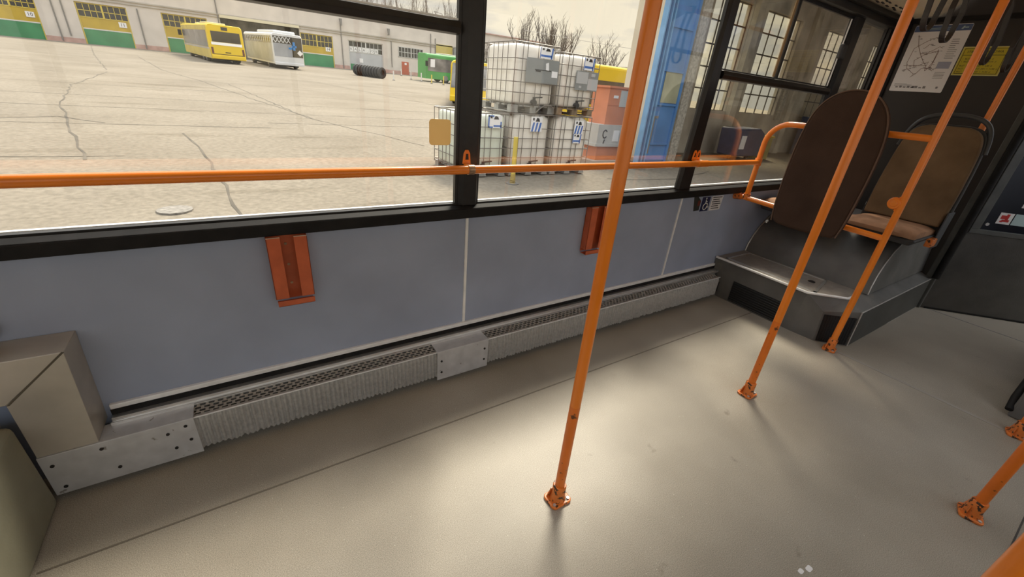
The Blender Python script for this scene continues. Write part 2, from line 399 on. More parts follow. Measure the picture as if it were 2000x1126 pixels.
m = MB()                                                      # dark air slots in the side duct
for k in range(14):
    x = 3.66 + .085*k - (.03 if k % 3 == 0 else 0)
    m.obox((x, 1.545 - .012*(k % 2), 2.0795), (.06, .012, .003), (1, .15, 0), (-.15, 1, 0))
    if k < 8: m.obox((x+.02, 1.50, 2.0815), (.05, .010, .003), (1, .15, 0), (-.15, 1, 0))
look(m.build('air_slots', 'ink', ceil), 'dark air slots in the side duct')
# bulkhead behind the driver, with route map and notice
bh = struct(MB().box(4.55, 4.60, .715, 1.65, .0, 2.09).build('wall_front', 'bulkhead'))
MB().prism([(4.551, 1.40, 2.085), (4.551, 1.32, 2.14), (4.551, 1.20, 2.25), (4.551, .715, 2.29), (4.551, .715, 2.085)], (.05, 0, 0)).build('upper_panel', 'bulkhead', bh)
MB().box(4.536, 4.552, 1.538, 1.552, 1.30, 2.05).build('edge_bead', 'black', bh)
MB().box(4.532, 4.55, .715, 1.60, 2.048, 2.078).build('head_rail', 'black', bh)
# grey post at the free end of the bulkhead and black rubber seal of the cab door
struct(MB().box(4.548, 4.62, .672, .738, .0, 2.28).build('trim_18', 'grey_post', bevel=.008))
# driver's cab door, set at 45 degrees
U = Vector((1, -1, 0)).normalized(); NV = Vector((-1, -1, 0)).normalized()
D0 = Vector((4.59, .66, 0)) + U*.01
def dq(s0, s1, z0, z1, t0, t1):
    m = MB(); P = [D0 + U*a + NV*b + Vector((0, 0, c)) for c in (z0, z1) for a, b in ((s0, t0), (s1, t0), (s1, t1), (s0, t1))]
    # NV points to the cabin
    return m.add(P, [(0,1,2,3), (7,6,5,4), (4,5,1,0), (5,6,2,1), (6,7,3,2), (7,4,0,3)])
d1 = struct(dq(-.035, 1.55, .004, .655, -.03, 0).build('door_1', 'cabdoor', bevel=.004))
dq(-.004, 1.55, .655, .69, -.03, .006).build('window_rail', 'grey_post', d1, bevel=.003)
dq(-.004, .055, .69, 2.2, -.03, .006).build('hinge_stile', 'grey_post', d1, bevel=.004)
dq(.055, 1.55, .69, 2.2, -.02, -.01).build('window_pane', 'cabglass', d1)
dq(0, 1.55, .003, .016, -.03, .004).build('bottom_seal', 'black', d1)
MB().tube([(4.548, .675, .27), (4.548, .675, 2.2)], .024, 12).build('rubber_seal', 'black', d1)
MB().tube([D0 + U*.075 + NV*.010 + Vector((0,0,.735)), D0 + U*.075 + NV*.016 + Vector((0,0,.735))], .012, 10).build('lock_stud', 'alu_dull', d1)
def sticker(name, lab, s0, s1, z0, z1, mt, red=False):
    t = thing(name, lab, 'sticker', tuple(D0 + U*(s0+s1)/2 + Vector((0,0,z0))))
    dq(s0, s1, z0, z1, -.0099, -.0085).build('sheet', mt, t)
    if red:
        m = MB(); w = s1 - s0
        for a, b, c, d in ((.15, .55, .45, .78), (.3, .85, .2, .4), (.5, .72, .3, .9), (.2, .4, .15, .3)):
            q = dq(s0+w*a, s0+w*b, z0+(z1-z0)*c, z0+(z1-z0)*d, -.0086, -.0080); m.add(q.v, q.f)
        look(m.build('red_pictogram', 'red', t), 'red pictogram')
sticker('sticker', 'white sticker with a red pictogram on the dark cab door window', .135, .222, .745, .828, 'white', True)
sticker('sticker', 'pale blue sticker beside the white one on the dark cab door window', .230, .335, .745, .828, 'pale_blue')
sticker('sticker', 'white sticker near the top right of the cab door window', .235, .33, .875, .955, 'white')
# door mechanism panel above the cab door
struct(dq(.02, 1.2, 1.55, 1.95, -.008, .02).build('trim_19', 'grey_post', bevel=.01))
# right-hand podium corner with rubber edge
t = thing('podium', 'dark grey podium corner with black rubber edge at the right edge of the aisle', 'podium', (3.9, -.3, 0))
MB().prism([(3.24, -.05, 0), (4.55, -.05, 0), (4.55, -.79, 0), (3.4, -.79, 0), (3.24, -.30, 0)], (0, 0, .42)).build('body', 'podium', t, bevel=.01)
MB().tube([(3.234, -.044, .04), (3.30, -.036, .09), (3.46, -.036, .10), (4.5, -.036, .10)], .016, 8).build('rubber_edge', 'black', t)

# ================================================================== HEATER
YH = 1.525
ht = thing('convector_heater', 'long aluminium floor heater with slotted top and ribbed front under the windows', 'heater', (1.2, YH, 0))
def fins(x0, x1):
    m = MB(); p = .0180; n = int((x1-x0)/p)*6; vs = []; fs = []; rnd = random.Random(3)
    zr = [.1855, .15, .10, .06, .036]; jit = [rnd.uniform(-.006, .010) for _ in range(n//6+2)]
    for i in range(n+1):
        x = x0 + (x1-x0)*i/n; ph = 2*PI*i/6
        for k, z in enumerate(zr):
            w = .0105*abs(math.cos(ph/2 + .12*math.sin(k*1.7 + i*.013)))**.8 if k else .002
            zz = z if k < 4 else z + jit[i//6]*.55
            vs.append((x, YH + .0105 - w - .0012*math.sin(i*.05+k), zz))
    K = len(zr)
    for i in range(n):
        for k in range(K-1): fs.append((i*K+k, i*K+k+1, (i+1)*K+k+1, (i+1)*K+k))
    m.add(vs, fs, True); m.box(x0, x1, YH+.012, YH+.016, .04, .185); m.box(x0, x1, YH+.001, YH+.006, .184, .1872); return m
def slots(x0, x1):
    m = MB(); y0, y1 = YH+.004, 1.600; z0, z1 = .1862, .1874; nr = 4; bar = .0050; h = (y1-y0-bar)/nr; n = round((x1-x0)/.0275); p = (x1-x0)/n
    for r in range(nr+1): m.box(x0, x1, y0+r*h, y0+r*h+bar, z0, z1)
    for r in range(nr):
        off = p/2 if r % 2 else 0
        for k in range(n+1):
            x = x0 + k*p + off
            if x > x1 + .001: continue
            m.box(max(x0, x-.0048), min(x1, x+.0048), y0+r*h+bar, y0+(r+1)*h, z0+.0003, z1)
    return m
for a, b in ((-.296, .648), (.925, 2.965)):
    fins(a, b).build('ribbed_front', 'fin', ht, sharp=False); MB().box(a, b, YH-.003, YH+.0012, .1835, .1882).build('front_edge', 'alu_light', ht, bevel=.0012); slots(a, b).build('slotted_top', 'grille', ht)
MB().box(-.54, 3.02, YH+.02, 1.63, .05, .128).build('heater_core', 'hole', ht)
MB().box(-.526, 3.02, 1.60, 1.648, .10, .187).build('rear_rail', 'alu_dull', ht)
def cover(x0, x1, screws):
    m = MB().box(x0, x1, YH-.008, YH-.004, .026, .190).box(x0, x1, YH-.008, 1.606, .1885, .192)
    c = m.build('cover_plate', 'steel_plate', ht, bevel=.0015)
    for x, z in screws: MB().cyl((x, YH-.009, z), .0055, .004, (0,1,0), 10).build('screw', 'ink', c)
cover(-.690, -.294, [(-.665, .150), (-.660, .055), (-.545, .165), (-.522, .070), (-.375, .150), (-.365, .080), (-.322, .165), (-.318, .100)])
cover(.646, .927, [(.668, .135), (.668, .07), (.905, .140), (.905, .075)])
# L-shaped duct box in the corner
db = thing('duct_box', 'L-shaped brushed metal duct casing in the rear corner above the heater', 'duct', (-.62, 1.58, .17))
f, k_ = 1.520, 1.648
m = MB().prism([(-.688, f, .193), (-.545, f, .193), (-.530, f, .545), (-.688, f, .405)], (0, .004, 0))
m.prism([(-.545, f, .193), (-.530, f, .545), (-.527, k_, .545), (-.542, k_, .193)], (-.003, 0, 0))
m.build('upright_casing', 'alu_box', db, bevel=.003)
m = MB().prism([(-.688, f, .405), (-.531, f, .545), (-1.3, f, .556), (-1.3, f, .411)], (0, .004, 0))
m.prism([(-.5305, f, .543), (-.5275, k_, .545), (-1.3, k_, .556), (-1.3, f, .554)], (0, 0, .003)).box(-1.3, -.69, f, k_, .408, .411)
m.build('branch_casing', 'alu_box', db, bevel=.003)
MB().prism([(-.6885, f-.001, .403), (-.681, f-.001, .403), (-.528, f-.001, .545), (-.534, f-.001, .547)], (0, .0015, 0)).build('mitre_seam', mat('seam_dirt', (.10, .085, .06), rough=.8), db)
# rear podium at the left edge
t = thing('podium', 'olive grey raised podium with ribbed tread at the left edge', 'podium', (-1.2, 1.2, 0))
MB().prism([(-.688, 1.515, 0), (-.692, 1.515, .345), (-.692, .3, .330), (-.688, .3, 0)], (-1.6, 0, 0)).build('body', 'podium_l', t, bevel=.022, seg=4)
m = MB().box(-2.2, -.715, .33, 1.512, .343, .347)
for i in range(34): m.box(-.73-.035*i-.012, -.73-.035*i, .34, 1.51, .347, .351)
m.build('tread', 'step', t)
tag(MB().cyl((-.707, 1.638, .60), .030, .024, (0,1,0), 20).build('rubber_buffer', 'black', bevel=.006), 'round black rubber buffer on the grey wall above the duct casing', 'buffer')

# ================================================================== FRONT WHEEL-ARCH PODIUM
pd = thing('podium', 'grey wheel arch podium with step under the two brown seats', 'podium', (3.8, 1.2, 0))
bot = [(3.040, 1.645), (3.040, .985), (3.055, .835), (3.207, .692), (4.545, .692)]
mid = [(3.040, 1.645), (3.035, .968), (3.207, .800), (3.30, .790), (4.545, .700)]
# lower block, built as a loft between floor outline and step outline (z .30); skirt top at .25 on the aisle side
m = MB(); vs = [(x, y, 0) for x, y in bot] + [(4.545, 1.645, 0)] + [(3.040, 1.645, .298), (3.035, .968, .298), (3.215, .800, .298), (3.207, .700, .248), (4.545, .698, .258), (4.545, 1.645, .298), (4.545, .80, .298), (3.40, .80, .298), (3.059, .852, .212)]
m.add(vs, [(5,4,3,2,1,0), (0,1,7,6), (1,2,14,7), (7,14,8), (2,3,9,14), (14,9,8), (3,4,10,9), (9,10,12,13,8), (6,7,8,13,12,11), (4,5,11,12,10), (5,0,6,11)])
m.build('base', 'podium', pd)
cur = [(3.440, .298), (3.452, .355), (3.49, .43), (3.55, .50), (3.64, .57), (3.76, .625), (3.90, .650), (4.545, .650)]
vs = [(x, 1.645, z) for x, z in cur] + [(x, .80 - .03*min(1, max(0, (.65-z)/.35)), z) for x, z in cur]; n = len(cur)
m = MB(); m.add(vs, [(i, i+1, n+i+1, n+i) for i in range(n-1)], True)
m.add([vs[n+i] for i in range(n)] + [(4.545, .77, .298)], [tuple(range(n)) + (n,)])
m.build('wheel_arch', 'podium', pd)
MB().tube([(x, 1.641, z+.004) for x, z in cur[:7]], .006, 6).build('wall_bead', 'alu_dull', pd)
m = MB().tube([(x, vs[n+i][1]-.002, z+.002) for i, (x, z) in enumerate(cur[:7])], .004, 6)
m.build('edge_bead', 'alu_dull', pd)
m = MB().prism([(3.040, 1.645, .298), (3.034, .968, .298), (3.212, .802, .298), (3.39, .805, .298), (3.436, .83, .298), (3.436, 1.645, .298)], (0, 0, .005)); m.build('tread', 'step', pd, bevel=.002)
m = MB().tube([(3.036, 1.64, .301), (3.031, .968, .301), (3.207, .800, .301), (3.30, .797, .301)], .009, 8); m.build('step_nosing', 'alu_light', pd)
m = MB(); a, b, c, d = 3.075, 3.405, 1.585, .955
m.prism([(a, c, .303), (a, d-.02, .303), (a+.022, d-.02, .303), (a+.022, c, .303)], (0, 0, .004)); m.prism([(b-.012, c, .303), (b-.012, d+.05, .303), (b, d+.05, .303), (b, c, .303)], (0, 0, .004))
m.prism([(a, c-.012, .303), (b, c-.012, .303), (b, c, .303), (a, c, .303)], (0, 0, .004)); m.prism([(a, d-.02, .303), (b, d+.05, .303), (b, d+.066, .303), (a, d, .303)], (0, 0, .004))
m.build('hatch_frame', 'alu', pd)
MB().cyl((3.27, 1.05, .3045), .022, .004, (0,0,1), 16).build('hatch_lock', 'ink', pd)
def vent(name, P00, P10, P11, P01, nslat, vertical=False):
    P00, P10, P11, P01 = map(Vector, (P00, P10, P11, P01)); nrm = (P10-P00).cross(P01-P00).normalized()
    m = MB().prism([P00, P10, P11, P01], nrm*.004)
    g = m.build(name, 'dark', pd); m = MB()
    for i in range(nslat):
        s = (i+.5)/nslat
        if vertical: A, B = P00.lerp(P10, s), P01.lerp(P11, s)
        else: A, B = P00.lerp(P01, s), P10.lerp(P11, s)
        m.tube([A + nrm*.005, B + nrm*.005], .0028, 4)
    m.build('slats', mat('vent_slat', (.02, .019, .018), rough=.5), g)
vent('vent_grille', (3.0395, 1.450, .012), (3.038, 1.065, .012), (3.0365, 1.065, .168), (3.0385, 1.450, .172), 9)
vent('vent_grille', (3.0610, .8240, .008), (3.1930, .6990, .008), (3.1935, .7050, .205), (3.0645, .8395, .195), 12, True)
MB().tube([(3.9, .690, .004), (4.54, .690, .004)], .003, 6).build('floor_bead', 'alu_dull', pd)
m = MB().tube([(3.203, .690, .004), (3.203, .697, .248), (4.54, .695, .258)], .0048, 6)
m.build('skirt_bead', 'alu_dull', pd)
look(MB().prism([(3.205, .6915, .002), (3.205, .6985, .246), (4.54, .6965, .256), (4.54, .6915, .002)], (0, -.003, 0)).build('skirt', mat('skirt_vinyl', (.065, .066, .062), rough=.5, var=.2, vscale=6), pd), 'plain grey skirt facing the aisle')
# ================================================================== SEATS
def outline_panel(P, nrm, t, mb=None):
    mb = mb or MB(); mb.prism(P, Vector(nrm)*t); return mb
def seat(x, y0, y1, label):
    """rear-facing bus seat: cushion front edge at x, back beyond it."""
    t = thing('passenger_chair', label, 'seat', (x+.2, (y0+y1)/2, .65), 'rear-facing brown seats on the podium')
    w = y1 - y0; yc = (y0+y1)/2
    m = MB().prism([(x+.00, y, z) for y, z in ((y0+.02, .672), (y1-.02, .672), (y1, .70), (y1, .712), (y0, .712), (y0, .70))], (.46, 0, 0))
    m.box(x+.10, x+.36, y0+.08, y1-.08, .652, .672); m.build('seat_pan', 'shell', t, bevel=.012)
    N = 10; vs = []; fs = []                                   # padded cushion, rolled front edge
    sec = [(.0, .712), (-.022, .722), (-.028, .742), (-.012, .760), (.03, .770), (.10, .768), (.25, .760), (.40, .755), (.43, .712)]
    for i in range(N+1):
        y = y0+.012 + (w-.024)*i/N; e = abs(2*i/N-1)**6
        for dx, z in sec: vs.append((x + dx + .045*e*(1 if dx < .2 else 0), y, z - .018*e*(z > .72)))
    K = len(sec)
    for i in range(N):
        for k in range(K-1): fs.append((i*K+k, (i+1)*K+k, (i+1)*K+k+1, i*K+k+1))
    m = MB().add(vs, fs, True); m.add(vs[:K], [tuple(range(K))]); m.add(vs[-K:], [tuple(range(K-1, -1, -1))])
    m.build('cushion', 'fabric_t', t)
    def back(yy, z): return Vector((x + .415 + .075*(z-.75)/.6, yy, z))
    hb = w/2
    side = [(-hb+.005, .755), (-hb, .95), (-hb+.012, 1.20), (-hb+.03, 1.30), (-hb+.065, 1.345), (-hb+.12, 1.362)]
    side = smooth_open(side); P = [back(yc+a, z) for a, z in side] + [back(yc-a, z) for a, z in side[::-1]]
    outline_panel(P, (-1, 0, .12), .035).build('backrest', 'fabric', t, bevel=.014, seg=3)
    sh = [(-hb-.014, .70), (-hb-.012, .95), (-hb, 1.20), (-hb+.02, 1.315), (-hb+.06, 1.36), (-hb+.13, 1.372)]
    sh = smooth_open(sh); P = [back(yc+a, z) + Vector((.036, 0, 0)) for a, z in sh] + [back(yc-a, z) + Vector((.036, 0, 0)) for a, z in sh[::-1]]
    outline_panel(P, (-1, 0, .12), .030).build('back_shell', 'shell', t, bevel=.008)
    H = [(-hb+.0, 1.22), (-hb+.015, 1.32), (-hb+.045, 1.385), (-hb+.10, 1.420), (-hb+.17, 1.432)]
    H = smooth_open(H); pts = [back(yc+a, z) + Vector((.02, 0, 0)) for a, z in H] + [back(yc-a, z) + Vector((.02, 0, 0)) for a, z in H[::-1]]
    MB().tube(pts, .014, 10).build('grab_hoop', 'shell_edge', t)
    e = [(-hb+.006, .78), (-hb+.001, .95), (-hb+.013, 1.20), (-hb+.031, 1.30), (-hb+.066, 1.346), (-hb+.12, 1.363)]
    e = smooth_open(e); pts = [back(yc+a, z) + Vector((-.006, 0, 0)) for a, z in e] + [back(yc-a, z) + Vector((-.006, 0, 0)) for a, z in e[::-1]]
    MB().tube(pts, .0022, 6).build('piping', 'piping', t)
    return t
s = seat(3.44, .68, 1.115, 'brown rear-facing bus seat beside the aisle, behind the orange barrier post')
look(MB().box(3.72, 3.82, .655, .690, .640, .695).build('mounting_bracket', 'orange_worn', s, bevel=.006), 'orange mounting bracket')
look(MB().box(3.80, 3.94, .664, .672, .62, .86).build('side_plate', mat('seat_side_plate', (.055, .062, .07), rough=.45), s, bevel=.004), 'grey side plate')
look(MB().obox((3.93, 1.132, .80), (.05, .014, .03)).build('latch', 'alu_light', s, bevel=.004), 'small bright latch beside the backrest')
seat(3.36, 1.19, 1.615, 'brown rear-facing seat next to the window, mostly hidden by the padded backrest')

# ================================================================== POLES
FO = 'orange'
def foot(t, x, y, ang=0):
    c, s_ = math.cos(ang), math.sin(ang); R2 = lambda a, b, z: (x + a*c - b*s_, y + a*s_ + b*c, z)
    pl = MB().prism([R2(a, b, .0) for a, b in rrect(.086, .072, .016)], (0, 0, .011)).build('foot_plate', 'orange_worn', t, bevel=.003)
    m = MB().lathe((x, y, .010), [(.030, 0), (.027, .012), (.0245, .03), (.0245, .066), (.0215, .070)], 20)
    m.prism([R2(-.036, .024, .010), R2(.036, .024, .010), R2(.022, .020, .052), R2(-.022, .020, .052)], (-.004*s_*-1, -.004*c, 0))
    m.build('socket', 'orange_worn', t)
    for a, b in ((-.031, -.022), (.031, -.022)): MB().cyl(R2(a, b, .0125), .006, .005, (0,0,1), 8).build('bolt', 'alu_dull', pl)
def pole(x, y, label, cat='pole', top=2.3, ang=0, name='grab_pole'):
    t = thing(name, label, cat, (x, y, 0))
    MB().tube([(x, y, .060), (x, y, .45)], .0176, 20).build('lower_tube', 'orange_scuff', t)
    MB().tube([(x, y, .449), (x, y, top)], .0175, 20).build('tube', FO, t)
    foot(t, x, y, ang); return t
pole(.785, .722, 'tall orange grab pole in the middle of the floor, nearest the camera')
pole(2.068, .728, 'tall orange grab pole standing free in front of the padded backrest')
pole(2.187, -.120, 'orange grab pole with splayed worn foot near the right edge', ang=.25)
pole(3.060, -.112, 'orange grab pole standing on the floor seam at the right edge', ang=.25)
pole(.852, -.112, 'orange grab pole cutting across the bottom right corner')
# slim pole rising behind the aisle seat
t = thing('grab_pole', 'orange grab pole rising behind the aisle seat in front of the dark bulkhead', 'pole', (4.03, .765, .65))
MB().tube([(4.03, .775, .652), (4.03, .765, 2.29)], .0175, 18).build('tube', FO, t)
MB().cyl((4.03, .775, .658), .03, .012).build('foot_plate', 'orange_worn', t)

# ================================================================== WHEELCHAIR BARRIER (post, bars, hoop and padded backrest move together)
t = thing('wheelchair_barrier', 'orange tube barrier with tall brown padded backrest for a wheelchair', 'barrier', (3.03, 1.1, 0))
X, Y3 = 3.035, .728
MB().tube([(X, Y3, .06), (X, Y3, 2.3)], .0178, 20).build('post', FO, t)
foot(t, X, Y3, .2)
MB().tube([(X, Y3, 1.296), (X, .95, 1.296), (X, 1.42, 1.290)], .0172, 18).build('upper_bar', FO, t)
MB().tube([(X, Y3, .757), (X, 1.2, .770), (X, 1.612, .787)], .0172, 18).build('lower_bar', FO, t)
arc = [(X, 1.42, 1.290)] + [(X, 1.43 + .135*math.sin(R_(a)), 1.155 + .135*math.cos(R_(a))) for a in range(0, 91, 10)] + [(X, 1.566, .80)]
MB().tube(arc, .0172, 18).build('hoop', FO, t)
MB().tube([(X, 1.600, .787), (X-.0, 1.648, .787)], [.024, .030], 18).build('wall_flange', 'orange_worn', t)
MB().tube([(X, 1.566, .775), (X, 1.566, .815)], .0225, 16).build('elbow_clamp', 'orange_worn', t)
MB().tube([(X, 1.566, 1.010), (X, 1.566, 1.058)], .0225, 16).build('tee_clamp', FO, t)
m = MB().cyl((X-.006, Y3+.030, .955), .030, .030, (1, 0, 0), 24); m.cyl((X-.020, Y3+.030, .955), .018, .010, (1, 0, 0), 18); m.cyl((X-.006, Y3+.030, .955), .0335, .006, (1, 0, 0), 24)
m.box(X-.014, X+.008, Y3-.012, Y3+.02, .915, .995)
m.build('round_knuckle', 'orange', t, bevel=.003)
# padded backrest: tall rounded pad
def padpt(y, z): return Vector((2.955 - .02*(z-.7), y, z))
yl, yr_ = 1.330, .905
Lf = [(1.318, .700), (1.330, .80), (1.333, 1.00), (1.328, 1.18), (1.312, 1.31), (1.285, 1.395), (1.240, 1.455), (1.180, 1.490), (1.110, 1.503), (1.045, 1.492), (.985, 1.458), (.935, 1.395), (.905, 1.30), (.895, 1.18), (.900, 1.00), (.915, .80), (.932, .700), (.99, .684), (1.12, .680), (1.26, .684)]
outline_panel([padpt(y, z) for y, z in smooth_closed(Lf)], (1, 0, 0), .058).build('backrest_pad', 'fabric_d', t, bevel=.018, seg=4)
MB().tube([padpt(y, z) + Vector((.006, 0, 0)) for y, z in smooth_open(Lf[:17])], .0042, 6).build('pad_piping', mat('dark_tan_piping', (.14, .082, .055), rough=.8), t)
MB().tube([(2.966, 1.335, .69), (2.966, 1.345, .685), (2.972, 1.345, .675)], .006, 6).build('pad_hook', 'alu', t)

# ================================================================== HANDRAIL along the windows
t = thing('handrail', 'horizontal orange handrail running across the windows', 'handrail', (.8, 1.56, 1.033))
YR, ZR = 1.560, 1.033
MB().tube([(-3.5, YR, ZR), (.800, YR, ZR)], .0178, 20).build('rail', FO, t)
MB().tube([(.800, YR, ZR), (X-.023, YR, ZR)], .0172, 20).build('rail', FO, t)
MB().tube([(.795, YR, ZR), (.822, YR, ZR)], .0205, 20).build('joint_band', 'brass', t)
MB().tube([(2.34, YR, ZR), (2.44, YR, ZR)], .0200, 18).build('clamp_sleeve', FO, t)
def lug(x):
    m = MB().prism([(x-.019, 1.631, 1.044), (x+.019, 1.631, 1.044), (x+.015, 1.631, 1.087), (x+.007, 1.631, 1.102), (x-.007, 1.631, 1.102), (x-.015, 1.631, 1.087)], (0, -.008, 0))
    m.box(x-.012, x+.012, 1.562, 1.632, 1.038, 1.048)
    b = m.build('bracket', 'orange', t, bevel=.003)
    MB().prism([(x-.008, 1.6235, 1.062), (x+.008, 1.6235, 1.062), (x+.005, 1.6235, 1.086), (x-.005, 1.6235, 1.086)], (0, -.001, 0)).build('slot', 'ink', b)
lug(.822); lug(2.392); lug(2.430)

# ================================================================== BELT HOLDERS on the wall panel
def holder(x0, x1, z0, z1, label):
    t = thing('wall_holder', label, 'holder', ((x0+x1)/2, 1.62, z0), 'orange sheet metal holders on the wall panel')
    w = x1 - x0; yb, yf = 1.648, 1.603; lip = w*.335
    MB().box(x0, x1, yb-.003, yb, z0+.012, z1).build('back_plate', 'rust_orange', t)
    for a, b, c in ((x0, x0+.003, 1), (x1-.003, x1, -1)):
        m = MB().box(a, b, yf, yb, z0+.03, z1)
        lx = (a, a+lip) if c > 0 else (b-lip, b)
        zt_ = z1; m.prism([(lx[0], yf, z0+.03), (lx[1], yf, z0+.03), (lx[1], yf, z1), (lx[0], yf, z1)], (0, .003, 0))
        m.build('side_lip', 'rust_orange', t, bevel=.001)
        look(MB().box(lx[0], lx[1], yf-.0004, yf+.0034, z1-.0015, z1+.0012).build('worn_edge', mat('bare_metal_edge', (.55, .40, .30), rough=.5), t), 'worn bright top edge')
    m = MB().box(x0+.004, x1-.002, yf-.004, yf, z0, z0+.022).box(x0+.004, x1-.002, yf-.004, yb, z0, z0+.003)
    m.build('bottom_lip', 'rust_orange', t, bevel=.001)
    for zz in (.86, .56, .28): MB().cyl(((x0+x1)/2 - .004, yb-.004, z0+(z1-z0)*zz), .005, .003, (0,1,0), 10).build('rivet', 'brass', t)
holder(.033, .166, .530, .803, 'rust orange sheet metal holder under the left window')
holder(1.580, 1.722, .530, .803, 'rust orange sheet metal holder behind the nearest orange pole')

# ================================================================== STICKERS on wall and window
t = tag(MB().prism([(x, 1.6495, z) for x, z in ((2.545, .797), (2.590, .797), (2.633, .766), (2.633, .700), (2.575, .697))], (0, -.0008, 0)).build('sticker', 'drab'), 'small drab sticker with a red patch left of the wheelchair sign', 'sticker')
look(MB().box(2.600, 2.627, 1.6478, 1.6487, .733, .768).build('red_patch', 'red_d', t), 'dull red patch')
t = thing('wheelchair_sign', 'dark blue wheelchair symbol sticker on the grey wall', 'sign', (2.685, 1.648, .69))
MB().box(2.645, 2.735, 1.6487, 1.6495, .690, .790).build('sheet', 'sign_blue', t)
m = MB(); cy = 1.6481
m.cyl((2.690, cy, .779), .0065, .001, (0,1,0), 12)
m.tube([(2.690, cy, .770), (2.691, cy, .745), (2.712, cy, .743), (2.722, cy, .715), (2.730, cy, .718)], .0032, 6)
m.tube([(2.691, cy, .757), (2.706, cy, .757)], .0028, 6)
m.tube([(2.692 + .021*math.cos(R_(a)), cy, .722 + .021*math.sin(R_(a))) for a in range(100, 385, 15)], .003, 6)
look(m.build('symbol', 'white', t), 'white wheelchair symbol')
t = thing('notice_sticker', 'small white notice with dense dark lines right of the wheelchair sign', 'sticker', (2.82, 1.648, .69))
MB().prism([(x, 1.6495, z) for x, z in ((2.755, .790), (2.888, .792), (2.880, .690), (2.752, .688))], (0, -.0008, 0)).build('sheet', 'white', t)
m = MB()
for i in range(6): m.box(2.765 + .006*(i % 2), 2.874 - .012*((i*2) % 3), 1.6480, 1.6486, .778-.0155*i, .784-.0155*i)
m.build('print_lines', 'ink', t)
m = MB().prism([(.714 + a, 1.6595, 1.165 + b) for a, b in rrect(.094, .100, .014)], (0, -.001, 0))
tag(m.build('sticker', 'tan_sticker'), 'square tan film sticker on the window glass left of the dark pillar', 'sticker')

# ================================================================== ROUTE MAP and TICKET NOTICE on the bulkhead
EX, EY = Vector((0, -1, 0)), Vector((0, 0, 1)); XB = 4.5495
t = thing('route_map', 'white route map poster with blue header on the dark bulkhead', 'poster', (XB, 1.35, 1.59))
mx0, mx1, mz0, mz1 = 1.510, 1.186, 1.587, 2.033
mw, mh = mx0-mx1, mz1-mz0
def mp(u, v, d=0): return Vector((XB - d, mx0 - u*mw, mz0 + v*mh))
def mbox(m, u0, u1, v0, v1, d=.0012): m.prism([mp(u0, v0, d), mp(u1, v0, d), mp(u1, v1, d), mp(u0, v1, d)], (-.0006, 0, 0)); return m
MB().prism([mp(.5 + a/mw, .5 + b/mh) for a, b in rrect(mw, mh, .008)], (-.001, 0, 0)).build('sheet', 'paper', t)
hb_ = mbox(MB(), .004, .996, .905, .992).build('header_band', 'blue_band', t)
m = MB(); m.prism([mp(.82, .93, .002), mp(.86, .975, .002), mp(.88, .95, .002), mp(.85, .925, .002)], (-.0006, 0, 0)); mbox(m, .88, .94, .94, .955, .002)
for i in range(2): mbox(m, .1, .72, .948-.02*i, .954-.02*i, .002)
m.build('header_mark', 'pale_blue', hb_)
RT = [[(.12, .86), (.20, .70), (.30, .58), (.42, .46), (.50, .40), (.52, .32)], [(.14, .66), (.28, .74), (.40, .80), (.62, .84)], [(.14, .66), (.12, .45), (.16, .36), (.34, .27), (.30, .22), (.38, .28), (.44, .36), (.62, .37)],
      [(.30, .58), (.44, .58), (.62, .62)], [(.24, .48), (.45, .60), (.60, .68), (.66, .66)], [(.24, .48), (.28, .38), (.52, .46), (.50, .36), (.58, .36), (.66, .32)], [(.08, .40), (.50, .40)], [(.10, .33), (.25, .36)],
      [(.60, .64), (.60, .46), (.56, .38), (.68, .34)], [(.33, .66), (.40, .72), (.46, .72)], [(.52, .32), (.60, .40), (.62, .62)]]
m = MB()
for q in RT: m.tube([mp(u, v, .0015) for u, v in q], .0014, 5)
rnd = random.Random(11)
m.build('route_lines', 'route', t)
m = MB()
for i in range(70):
    q = rnd.choice(RT); k = rnd.randrange(len(q)-1); s_ = rnd.random(); u = q[k][0] + (q[k+1][0]-q[k][0])*s_ + rnd.uniform(-.04, .05); v = q[k][1] + (q[k+1][1]-q[k][1])*s_ + rnd.uniform(-.025, .025)
    mbox(m, u, u + rnd.uniform(.02, .05), v, v + .006)
for i in range(10): mbox(m, .76, .76 + rnd.uniform(.08, .2), .78-.03*i, .788-.03*i)
for i in range(5): mbox(m, .72, .9, .30-.022*i, .306-.022*i)
for i in range(8): mbox(m, .10 + .075*i, .15 + .075*i, .055, .075 + .015*(i % 2))
for i in range(3): mbox(m, .06, .30 + .1*i, .115-.016*i, .120-.016*i)
mbox(m, .42, .47, .055, .085); mbox(m, .86, .90, .06, .09)
m.build('small_print', 'greyink', t)['kind'] = 'stuff'
m = MB(); mbox(m, .70, .93, .36, .46); m.build('legend_box', mat('legend_tint', (.40, .41, .52), rough=.5), t)
t = thing('ticket_notice', 'yellow ticket price notice on the dark bulkhead right of the map', 'notice', (XB, 1.06, 1.7))
def npx(u, v, d=0): return Vector((XB - d, 1.180 - u*.246, 1.705 + v*.182))
def nb(m, u0, u1, v0, v1, d): m.prism([npx(u0, v0, d), npx(u1, v0, d), npx(u1, v1, d), npx(u0, v1, d)], (-.0006, 0, 0)); return m
nb(MB(), 0, 1, 0, 1, 0).build('sheet', 'yellow_e', t)
nb(MB(), .025, .975, .035, .965, .0008).build('field', 'yellow_s', t)
m = MB(); 
for a in ((.05, .95, .06, .075), (.05, .95, .925, .94), (.05, .06, .06, .94), (.94, .95, .06, .94), (.05, .95, .70, .715)): nb(m, *a, .0016)
m.build('border', 'ink', t)
text_mb('STREFA  TARYFOWA', .020, npx(.5, .82, .0018), EX, EY, .0005).build('heading', 'ink', t)
m = MB()
